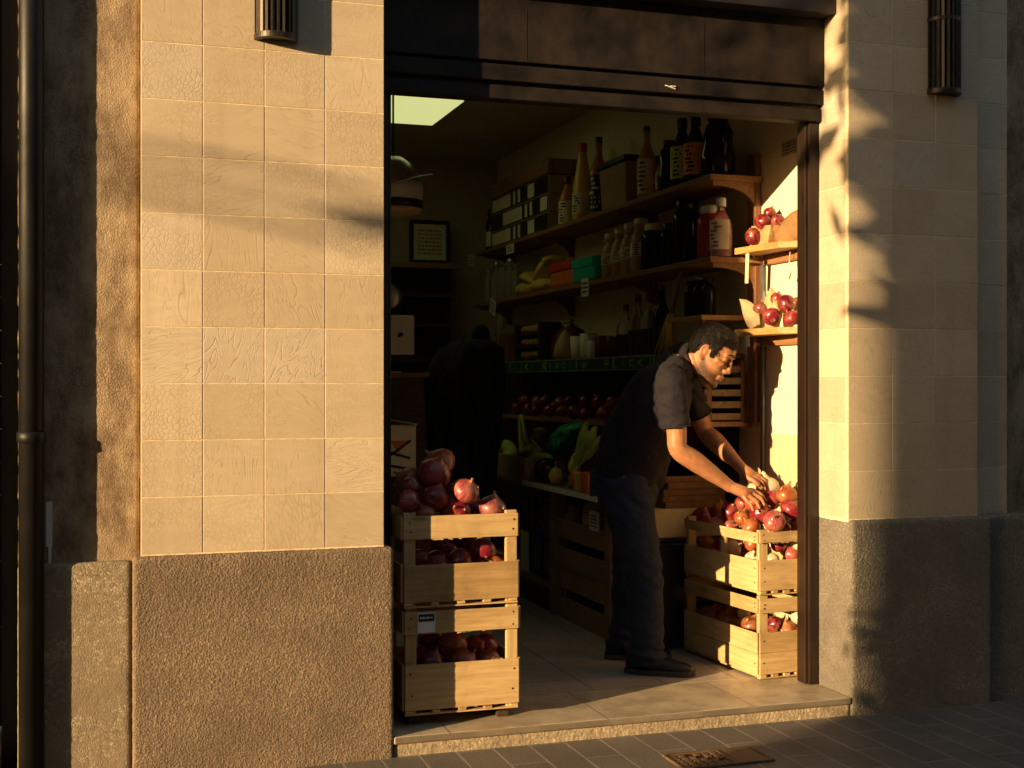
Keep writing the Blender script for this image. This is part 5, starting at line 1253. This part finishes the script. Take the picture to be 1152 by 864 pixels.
# head frame
HP = R(36); HYAW = R(-10)
HC = Vector((.343, -.014, 1.398))
HM = Matrix.Translation(HC) @ Matrix.Rotation(HYAW, 4, 'Z') @ Matrix.Rotation(HP, 4, 'Y') @ Matrix.Scale(1.0, 4)
HS = [(-.122, .020, .078, .022), (-.112, -.010, .094, .040), (-.092, -.045, .098, .052), (-.070, -.066, .095, .060), (-.045, -.080, .093, .066), (-.018, -.090, .090, .070), (.008, -.097, .086, .0725),
      (.030, -.101, .082, .073), (.048, -.103, .089, .0745), (.068, -.102, .091, .0755), (.092, -.094, .080, .071), (.110, -.078, .060, .058), (.122, -.052, .032, .036), (.127, -.026, .006, .014)]
def head_pt(z, t):
    """point of the bare skull at head height z, angle t (0 = face)"""
    for a, b in zip(HS, HS[1:]):
        if z <= b[0]: break
    k = min(1, max(0, (z-a[0])/(b[0]-a[0]))); s = [a[i]+(b[i]-a[i])*k for i in range(4)]
    cx, hx = (s[1]+s[2])/2, (s[2]-s[1])/2
    c, d = math.cos(t), math.sin(t); pw = 2.25
    return Vector((cx+hx*math.copysign(abs(c)**(2/pw), c), s[3]*math.copysign(abs(d)**(2/pw), d), z))
def fingers(bm, wrist, palm, knuckles, mids, tips, thumb, r=.0092):
    tube(bm, [(*wrist, .029), (*(Vector(wrist)*.5+Vector(palm)*.5), .033), (*palm, .034)], 14, 3, 0, .8)
    for i, (k, m, t) in enumerate(zip(knuckles, mids, tips)):
        rr = r*(1, 1.05, 1, .86)[i]
        root = Vector(palm)*.55+Vector(wrist)*.25+Vector(k)*.2
        tube(bm, [(*root, rr*1.35), (*k, rr*1.28), (*(Vector(k)*.5+Vector(m)*.5), rr*1.05), (*m, rr*1.08), (*(Vector(m)*.5+Vector(t)*.5), rr*.95), (*t, rr*.85)], 10, 2)
    tube(bm, [(*(Vector(wrist)*.6+Vector(palm)*.4), r*1.6), (*thumb[0], r*1.5), (*thumb[1], r*1.2), (*thumb[2], r)], 10, 3)
b = nb()
# trunk, neck, legs under the clothes, arms
ring_loft(b, bend([(x, z, a-.022, q-.02) for x, z, a, q in TORSO]))
tube(b, [(.238, 0, 1.368, .054), (.265, -.004, 1.383, .057), (.305, -.008, 1.398, .060)], 20, 3)
for s, sh, el, wr in ((-1, SH_R, EL_R, WR_R), (1, SH_L, EL_L, WR_L)):
    S_, E_, W_ = Vector(sh), Vector(el), Vector(wr)
    tube(b, [(*S_, .055), (*(S_*.6+E_*.4), .050), (*(S_*.25+E_*.75), .044), (*E_, .042), (*(E_*.72+W_*.28), .045), (*(E_*.4+W_*.6), .038), (*(E_*.12+W_*.88), .029), (*W_, .0275)], 18, 4)
for s, hip, kn, an in ((-1, (-.02, -.095, .86), (.055, -.125, .46), (.065, -.135, .07)), (1, (-.03, .095, .86), (-.035, .125, .46), (-.07, .135, .07))):
    tube(b, [(*hip, .085), (*(Vector(hip)*.5+Vector(kn)*.5), .072), (*kn, .056), (*(Vector(kn)*.6+Vector(an)*.4), .052), (*an, .040)], 16, 4)
    tube(b, [(an[0], an[1], .05, .036), (an[0]+.12, an[1]-.01, .035, .032)], 12, 1)
# hands
fingers(b, WR_R, (.487, -.020, .795), [(.524, .016, .800), (.523, -.006, .788), (.514, -.027, .776), (.500, -.044, .764)],
        [(.560, .022, .782), (.560, .000, .768), (.545, -.026, .754), (.523, -.048, .742)], [(.583, .022, .752), (.578, -.004, .738), (.558, -.030, .727), (.533, -.052, .718)],
        ((.475, .018, .782), (.505, .040, .765), (.530, .048, .750)))
fingers(b, WR_L, (.498, .105, .868), [(.533, .135, .862), (.535, .115, .856), (.530, .095, .848), (.520, .078, .842)],
        [(.565, .140, .842), (.568, .117, .836), (.560, .094, .828), (.545, .074, .824)], [(.580, .138, .812), (.584, .114, .806), (.574, .092, .800), (.558, .072, .798)],
        ((.495, .075, .855), (.525, .060, .838), (.545, .058, .820)))
# head
def hv(p): return HM @ Vector(p)
seg = 40; rings = []
for i in range(27):
    z = -.122+.249*i/26
    rings.append([b.verts.new(hv(head_pt(z, 2*math.pi*k/seg))) for k in range(seg)])
for p, q in zip(rings, rings[1:]):
    for i in range(seg): b.faces.new((p[i], p[(i+1) % seg], q[(i+1) % seg], q[i]))
b.faces.new(rings[0][::-1]); b.faces.new(rings[-1])
H3 = HM.to_3x3()
def hell(c, r, M_=None): ellipsoid(b, hv(c), r, H3 @ (M_ or Matrix.Identity(3)), 18, 12)
def htube(pts, sg=12, n=3, flat=1.0): tube(b, [(*hv(p[:3]), p[3]) for p in pts], sg, n, 0, flat)
htube([(.080, 0, .045, .010), (.096, 0, .022, .0095), (.106, 0, -.002, .0100), (.112, 0, -.015, .0108)])           # nose
hell((.101, .012, -.020), (.013, .0085, .009)); hell((.101, -.012, -.020), (.013, .0085, .009)); htube([(.108, 0, -.020, .008), (.095, 0, -.030, .008)])
for s in (-1, 1):
    htube([(.088, s*.008, .044, .009), (.086, s*.030, .051, .010), (.074, s*.052, .046, .009)])                       # brow
    hell((.072, s*.031, .026), (.014, .016, .0125))                                                                  # lidded eye
    htube([(.074, s*.046, .004, .014), (.055, s*.060, .006, .013)])                                                  # cheekbone
    htube([(-.010, s*.074, .036, .006), (-.024, s*.082, .030, .0055), (-.028, s*.083, .008, .0055), (-.014, s*.079, -.016, .0065), (-.002, s*.074, -.020, .0075)], 10, 4)   # ear rim
    hell((-.012, s*.074, .006), (.014, .008, .024))
    htube([(-.050, s*.050, -.050, .020), (.010, s*.048, -.092, .019), (.062, s*.028, -.112, .018)])                   # jaw
htube([(.094, -.022, -.052, .0055), (.101, -.008, -.049, .0075), (.101, .008, -.049, .0075), (.094, .022, -.052, .0055)])
htube([(.093, -.020, -.063, .0060), (.099, 0, -.065, .0085), (.093, .020, -.063, .0060)])
hell((.090, 0, -.098), (.017, .022, .018))                                                                            # chin
htube([(-.060, 0, -.060, .052), (-.020, 0, -.050, .050)])
htube([(-.078, 0, -.078, .052), (-.045, 0, -.045, .062), (-.01, 0, -.03, .060)])
b = solid(b, .0038, 6, .45)
lay = b.verts.layers.float_color.new('tone')
HI = HM.inverted()
for v in b.verts:
    p = HI @ v.co; st = lip = 0.0
    if p.length < .19 and v.co.x > .2 and v.co.z > 1.15:
        if p.z < .0 and p.x > -.060 and p.z > -.128:
            edge = -.032+.05*max(0, min(1, (.045-p.x)/.07))
            st = max(0, min(1, (edge-p.z)/.026))*.95
            if abs(p.y) < .03 and p.x > .085 and -.070 < p.z < -.045: st = 0
            st *= max(0, min(1, (p.z+.128)/.03)) * max(0, min(1, (p.x+.022)/.03))
        if abs(p.y) < .024 and p.x > .09 and -.071 < p.z < -.044: lip = .35
        if p.x > .066 and .011 < p.z < .0185 and .016 < abs(p.y) < .048: st = .45
        if p.x > .10 and -.034 < p.z < -.027 and .004 < abs(p.y) < .016: st = .6
    else:
        lip = max(0, noise.noise(v.co*30))*.2
    v[lay] = (st, lip, 0, 1)
for v in b.verts: v.co = MAN @ v.co
link('body', b, M['skin'], man, smooth=True, fix=False)
# hair: one shell that sinks into the skull outside the hairline
def hair_thick(p):
    x, z = p.x, p.z
    line = .086-.010*abs(p.y)/.07 if x > .05 else (.086+(.05-x)*-1.25 if x > .0 else (.024 if x > -.022 else max(-.055, .024-(-.022-x)*1.9)))
    if .012 < x < .034 and abs(p.y) > .04: line = min(line, .006)          # sideburn
    t = (z-line)/(.032 if z > line else .016)
    return max(-.6, min(1, t))
hb = nb(); seg = 110; rings = []
for i in range(80):
    z = -.120+.247*i/79; r_ = []
    for k in range(seg):
        p = head_pt(z, 2*math.pi*k/seg); n_ = Vector((p.x+.01, p.y*1.25, (p.z-.01)*.9)).normalized(); t = hair_thick(p)
        th = .0115*t if t > 0 else .012*t
        if t > 0: th += (noise.noise(p*70)*.0035+noise.noise(Vector((p.x*40, p.y*160, p.z*60)))*.004)*t + (.005*max(0, (p.z-.06)/.06)*max(0, min(1, (p.x+.06)/.1)))*t
        if -.045 < p.x < .012 and -.03 < p.z < .045 and abs(p.y) > .05: th = min(th, .003)
        r_.append(hb.verts.new(MAN @ hv(p+n_*th)))
    rings.append(r_)
for p, q in zip(rings, rings[1:]):
    for i in range(seg): hb.faces.new((p[i], p[(i+1) % seg], q[(i+1) % seg], q[i]))
hb.faces.new(rings[0][::-1]); hb.faces.new(rings[-1])
bmesh.ops.recalc_face_normals(hb, faces=hb.faces[:])
rr = random.Random(12)
for i in range(8000):                                    # short locks combed forward and down from the crown
    z = rr.uniform(-.06, .127); p = head_pt(z, rr.uniform(0, 2*math.pi)); t = hair_thick(p)
    if t < .04: continue
    if -.045 < p.x < .012 and -.03 < p.z < .045 and abs(p.y) > .05: continue
    n_ = Vector((p.x+.01, p.y*1.25, (p.z-.01)*.9)).normalized()
    fl = Vector((1.0 if p.x > -.045 else -.25, p.y*3.0, -.35-2.2*abs(p.y)/.075*.5 - (1.0 if p.x < -.05 else 0))) + Vector((rr.gauss(0, .3), rr.gauss(0, .3), rr.gauss(0, .25)))
    fl = (fl - n_*fl.dot(n_)).normalized(); ln = rr.uniform(.012, .026)*(.45+.55*t); sd_ = fl.cross(n_)*rr.uniform(.0006, .0013)
    b0 = p+n_*(.0115*t*.85); b1 = b0+fl*ln*.55+n_*(.0035*t+rr.uniform(0, .002)); b2 = b0+fl*ln+n_*rr.uniform(-.001, .004)*t
    v_ = [hb.verts.new(MAN @ hv(q)) for q in (b0-sd_, b0+sd_, b1+sd_, b1-sd_, b2)]
    hb.faces.new((v_[0], v_[1], v_[2], v_[3])); hb.faces.new((v_[3], v_[2], v_[4]))
link('hair', hb, M['hair'], man, smooth=True, fix=False)
for s in (-1, 1):
    bm = nb()
    tube(bm, [(*(MAN @ hv((.098, s*.013, .052))), .0026), (*(MAN @ hv((.0965, s*.030, .060))), .0034), (*(MAN @ hv((.083, s*.052, .055))), .0028)], 8, 4)
    link('eyebrow', bm, M['hair'], man)
# t-shirt
b = nb()
ring_loft(b, bend([(x, z, a+(.004 if z < 1.3 else .001), q+(.004 if z < 1.3 else .002)) for x, z, a, q in TORSO[:8]]), 36, 2.2)
for sh, el in ((SH_R, EL_R), (SH_L, EL_L)):
    S_, E_ = Vector(sh), Vector(el); I = Vector((sh[0]-.03, sh[1]*.55, sh[2]+.022)); k = .67
    tube(b, [(*I, .066), (*S_, .064), (*(S_*.7+E_*.3), .064), (*(S_*(1-k)+E_*k), .066)], 24, 4, dome=False)
tube(b, [(.165, 0, 1.315, .090), (.225, 0, 1.378, .078), (.252, -.002, 1.382, .069)], 24, 3, dome=False)
for s in (-1, 1): ellipsoid(b, (.205, s*.085, 1.335), (.075, .075, .055), Matrix.Rotation(R(30), 3, 'Y'))
ellipsoid(b, (.065, 0, 1.10), (.145, .175, .20), Matrix.Rotation(R(22), 3, 'Y'))
b = solid(b, .0062, 5)
for v in b.verts:
    p = v.co; n_ = v.normal.copy()
    f = noise.fractal(Vector((p.x*5+p.z*4, p.y*4, p.z*9-p.x*6)), .6, 2.2, 4)
    arm = math.exp(-((p.z-1.17)/.12)**2) if abs(p.y) > .12 and p.x > .12 else 0
    d = f*.011 + arm*.006*math.sin(p.z*95+p.x*40+noise.noise(p*12)*4)
    if p.z < .97: d += .007*math.sin(p.y*38+noise.noise(p*9)*3)*(.97-p.z)/.12
    v.co = p + n_*d*.7
for v in b.verts: v.co = MAN @ v.co
ts = link('t_shirt', b, M['shirt'], man, smooth=True)
b = nb(); ringp = []
cax = Vector((.80, 0, .50)).normalized(); cu = Vector((-cax.z, 0, cax.x))
for k in range(29):
    a = 2*math.pi*k/28; ringp.append(Vector((.250, -.002, 1.378)) + cu*math.cos(a)*.069 + Vector((0, 1, 0))*math.sin(a)*.067)
for k in range(28): pass
seg = 8; rs_ = []
for k in range(28):
    a = 2*math.pi*k/28; out = cu*math.cos(a)+Vector((0, 1, 0))*math.sin(a)
    rs_.append([b.verts.new(MAN @ (ringp[k]+out*.007*math.cos(2*math.pi*j/seg)+cax*.012*math.sin(2*math.pi*j/seg))) for j in range(seg)])
for k in range(28):
    p, q = rs_[k], rs_[(k+1) % 28]
    for j in range(seg): b.faces.new((p[j], p[(j+1) % seg], q[(j+1) % seg], q[j]))
link('collar', b, M['collar'], ts, smooth=True)
for S_, E_ in ((Vector(SH_R), Vector(EL_R)), (Vector(SH_L), Vector(EL_L))):      # stitched sleeve hem
    b = nb(); c0 = S_*.34+E_*.66; c1 = S_*.315+E_*.685
    tube(b, [(*(MAN @ c0), .0665), (*(MAN @ c1), .0668)], 26, 1, dome=False); link('sleeve_hem', b, M['shirt'], ts, smooth=False, bevel=.003)
# jeans
b = nb()
ring_loft(b, bend([(-.035, .72, .12, .165), (-.034, .78, .142, .178), (-.026, .85, .146, .180), (-.014, .92, .142, .172), (-.002, .96, .140, .165)]), 30, 2.3)
tube(b, [(-.025, -.088, .84, .110), (.000, -.100, .70, .108), (.040, -.118, .52, .096), (.064, -.128, .42, .086), (.076, -.134, .24, .078), (.080, -.138, .10, .078), (.082, -.138, .045, .082)], 24, 4, dome=False)
tube(b, [(-.035, .088, .84, .110), (-.035, .100, .70, .106), (-.030, .118, .52, .094), (-.034, .128, .42, .086), (-.052, .134, .24, .078), (-.062, .138, .10, .078), (-.066, .138, .045, .082)], 24, 4, dome=False)
ellipsoid(b, (-.085, -.07, .86), (.088, .085, .10)); ellipsoid(b, (-.085, .07, .86), (.088, .085, .10))
b = solid(b, .0068, 4)
for v in b.verts:
    p = v.co; n_ = v.normal.copy()
    f = noise.fractal(Vector((p.x*6+p.z*3, p.y*5, p.z*11+p.x*5)), .6, 2.2, 4)
    kn = math.exp(-((p.z-.44)/.10)**2); an = math.exp(-((p.z-.08)/.07)**2); hp = math.exp(-((p.z-.76)/.07)**2)
    v.co = p + .75*n_*(f*.009 + kn*.006*math.sin(p.z*85-p.x*50+noise.noise(p*10)*4) + an*.010*math.sin(p.z*130+p.x*25+noise.noise(p*14)*3) + hp*.005*math.sin(p.z*70+p.x*70))
for v in b.verts: v.co = MAN @ v.co
jn = link('jeans', b, M['jeans'], man, smooth=True)
bm = nb(); obb(bm, MAN @ Vector((-.135, -.105, .83)), (.012, .11, .12), (MAN.to_3x3() @ Matrix.Rotation(R(-42), 3, 'Z'))); pk = link('back_pocket', bm, M['jeans'], jn, bevel=.004)
# shoes
for ax, ay, yaw in ((.075, -.138, -2), (-.070, .138, 12)):
    L_ = MAN @ Matrix.Translation(Vector((ax, ay, 0))) @ Matrix.Rotation(R(yaw), 4, 'Z')
    b = nb(); sec = [(-.085, .030, .085, .030), (-.06, .038, .095, .03), (.0, .043, .10, .03), (.06, .044, .082, .03), (.12, .047, .066, .03), (.165, .044, .056, .03), (.195, .034, .046, .03), (.212, .016, .036, .03)]
    rings = []
    for x, w, zt, zb in sec:
        rings.append([b.verts.new((x, w*math.copysign(abs(math.sin(t))**.8, math.sin(t)), .022+(zt-.022)*max(0, math.cos(t))**.75 if math.cos(t) > 0 else .022)) for t in [math.pi*(-.5+k/14) for k in range(15)]])
    for p, q in zip(rings, rings[1:]):
        for i in range(14): b.faces.new((p[i], p[i+1], q[i+1], q[i]))
        b.faces.new((p[-1], p[0], q[0], q[-1]))
    b.faces.new(rings[0][::-1]); b.faces.new(rings[-1])
    for v in b.verts: v.co = L_ @ v.co
    sh = link('shoe', b, M['shoe'], man, smooth=True)
    b = nb(); pts = [(x, w+.004) for x, w, _, _ in sec]; pts[0] = (-.092, .028); pts[-1] = (.219, .016)
    prism(b, [L_ @ Vector((x, w, .0)) for x, w in pts]+[L_ @ Vector((x, -w, .0)) for x, w in pts[::-1]], (0, 0, .0235)); link('sole', b, M['sole'], sh, bevel=.004)
    b = nb()
    for k in range(4): tube(b, [(*(L_ @ Vector((.035+k*.018, -.022, .094-k*.006))), .0025), (*(L_ @ Vector((.035+k*.018, .022, .094-k*.006))), .0025)], 6, 1)
    link('laces', b, M['black'], sh)
# ------------------------------------------------------------------ across the street, behind the camera: what throws the evening shade
bd = thing('street_building', 'plain rendered building across the street', 'building', (5, -9, 0))
boxes('walls', [(-11.15, 22, -14, -6.0, 0, 5.5)], M['render_wall'], bd); boxes('parapet', [(-11.17, 22.1, -14.1, -5.95, 5.501, 5.7)], M['render_wall'], bd)
for i in range(9):
    for z in (.9, 3.4):
        f = boxes('window', [(-9.5+i*3.3, -8.2+i*3.3, -6.03, -5.97, z, z+1.7)], M['frame_wood'], bd); boxes('pane', [(-9.42+i*3.3, -8.28+i*3.3, -5.969, -5.955, z+.08, z+1.62)], M['pane'], f)
def tree(name, label, cat, base, trunk_h, trunk_r, crown_c, crown_r, n, leaf, seed, pot=False, shape=1.0):
    t = thing(name, label, cat, base); rr = random.Random(seed); B = Vector(base); Cc = Vector(crown_c)
    bm = nb(); tube(bm, [(*B, trunk_r), (B.x+.02, B.y, B.z+trunk_h*.5, trunk_r*.8), (Cc.x, Cc.y, Cc.z, trunk_r*.35)], 12, 4)
    tips = []
    for i in range(16):
        d = Vector((rr.gauss(0, 1), rr.gauss(0, 1), rr.gauss(0, 1))).normalized()
        tip = Cc+Vector((d.x*crown_r[0], d.y*crown_r[1], d.z*crown_r[2]))*rr.uniform(.55, .9); tips.append(tip)
        st_ = B.lerp(Cc, rr.uniform(.6, 1)); tube(bm, [(*st_, trunk_r*.35), (*(st_.lerp(tip, .5)+Vector((0, 0, .1*crown_r[2]))), trunk_r*.2), (*tip, trunk_r*.06)], 6, 3)
    link('trunk', bm, M['bark'], t)
    bm = nb(); cl = []
    for i in range(60):
        while True:
            d = Vector((rr.uniform(-1, 1), rr.uniform(-1, 1), rr.uniform(-1, 1)))
            if d.length < 1: break
        cl.append(Cc+Vector((d.x*crown_r[0], d.y*crown_r[1], d.z*crown_r[2])))
    cl += tips
    mr_ = min(crown_r)
    for i in range(n):
        c = rr.choice(cl)+Vector((rr.gauss(0, 1), rr.gauss(0, 1), rr.gauss(0, 1)))*mr_*.17
        u = Vector((rr.gauss(0, 1), rr.gauss(0, 1), rr.gauss(0, 1))).normalized(); w = u.orthogonal().normalized(); s = leaf*rr.uniform(.6, 1.3)
        bm.faces.new([bm.verts.new(p) for p in (c-u*s, c+w*s*.45, c+u*s, c-w*s*.45)])
    link('crown', bm, M['leaf'], t, fix=False)
    return t
tree('street_tree', 'leafy street tree at the far kerb', 'tree', (-3.65, -4.1, 0), 3.6, .10, (-3.62, -4.10, 4.42), (1.1, 1.1, 2.2), 13000, .12, 4)
tree('added_shade_shrub', 'tall leafy shrub in a terracotta pot, added unseen to shade the plinth', 'added shrub', (-4.18, -3.38, .42), .9, .03, (-4.18, -3.38, 1.52), (.27, .27, .66), 4200, .045, 8)  # shrub made up out of view to shade the right plinth
pt = thing('shade_shrub_pot', 'terracotta pot holding the shrub added for shade', 'pot', (-4.18, -3.38, 0)); bm = nb()
lathe(bm, [(.14, 0), (.19, .36), (.21, .365), (.21, .43), (.18, .43), (.16, .38), (0, .37)], (-4.18, -3.38, .0005), 28); link('vessel', bm, M['terracotta'], pt)
sl = thing('added_shade_lamp_post', 'lamp post with a drooping arm, added unseen to shade the tiles', 'street lamp', (-14.0, -5.6, 0)); bm = nb()  # unseen lamp post added to throw a soft shade band on the left tiles
tube(bm, [(-14.0, -5.6, 0, .07), (-14.0, -5.6, 4.2, .05), (-13.85, -5.6, 4.58, .035), (-13.7, -5.6, 4.61, .02)], 12, 4)
for dz in (-.085, 0, .085): tube(bm, [(-13.86, -5.6, 4.50+dz, .014), (-13.2, -5.6, 4.60+dz, .013), (-12.3, -5.6, 4.45+dz*1.2, .013)], 8, 4)
link('post', bm, M['black_metal'], sl)
bm = nb(); ellipsoid(bm, (-12.2, -5.6, 4.43), (.16, .10, .05)); link('lamp_head', bm, M['black_metal'], sl)

# ------------------------------------------------------------------ light, sky, camera
TAN_AZ, DROP = .425, .190
trav = Vector((1, TAN_AZ, -DROP)).normalized()
sd = bpy.data.lights.new('sun', 'SUN'); sd.energy = 4.8; sd.angle = R(.4); sd.color = (1.0, .685, .35)
so = bpy.data.objects.new('sun', sd); COL.objects.link(so); so.rotation_euler = trav.to_track_quat('-Z', 'Y').to_euler(); so.location = (-8, -4, 6)
W = bpy.data.worlds.new('World'); S.world = W; W.use_nodes = True
nt = W.node_tree; bg = nt.nodes['Background']; sky = nt.nodes.new('ShaderNodeTexSky'); sky.sky_type = 'NISHITA'; sky.sun_disc = False
sky.sun_elevation = math.asin(-trav.z); sky.sun_rotation = math.atan2(-trav.x, -trav.y); sky.air_density = 1.3; sky.dust_density = 2.0
nt.links.new(sky.outputs[0], bg.inputs[0]); bg.inputs[1].default_value = .078
cd = bpy.data.cameras.new('camera'); co = bpy.data.objects.new('camera', cd); COL.objects.link(co); S.camera = co
co.location = (0, -4.53, 1.35); co.rotation_euler = (R(90), 0, -math.atan(472/1450))
cd.sensor_width = 36; cd.lens = 1450/1152*36; cd.shift_y = -2/1152; cd.clip_end = 1000; cd.clip_start = .05
S.render.engine = 'CYCLES'; S.cycles.use_denoising = True; S.cycles.max_bounces = 8; S.cycles.diffuse_bounces = 5; S.cycles.transmission_bounces = 6; S.cycles.sample_clamp_indirect = 4
S.cycles.caustics_reflective = False; S.cycles.caustics_refractive = False
S.view_settings.view_transform = 'Standard'; S.view_settings.look = 'None'; S.view_settings.gamma = 1; S.view_settings.use_curve_mapping = False
S.view_settings.exposure = 1.22
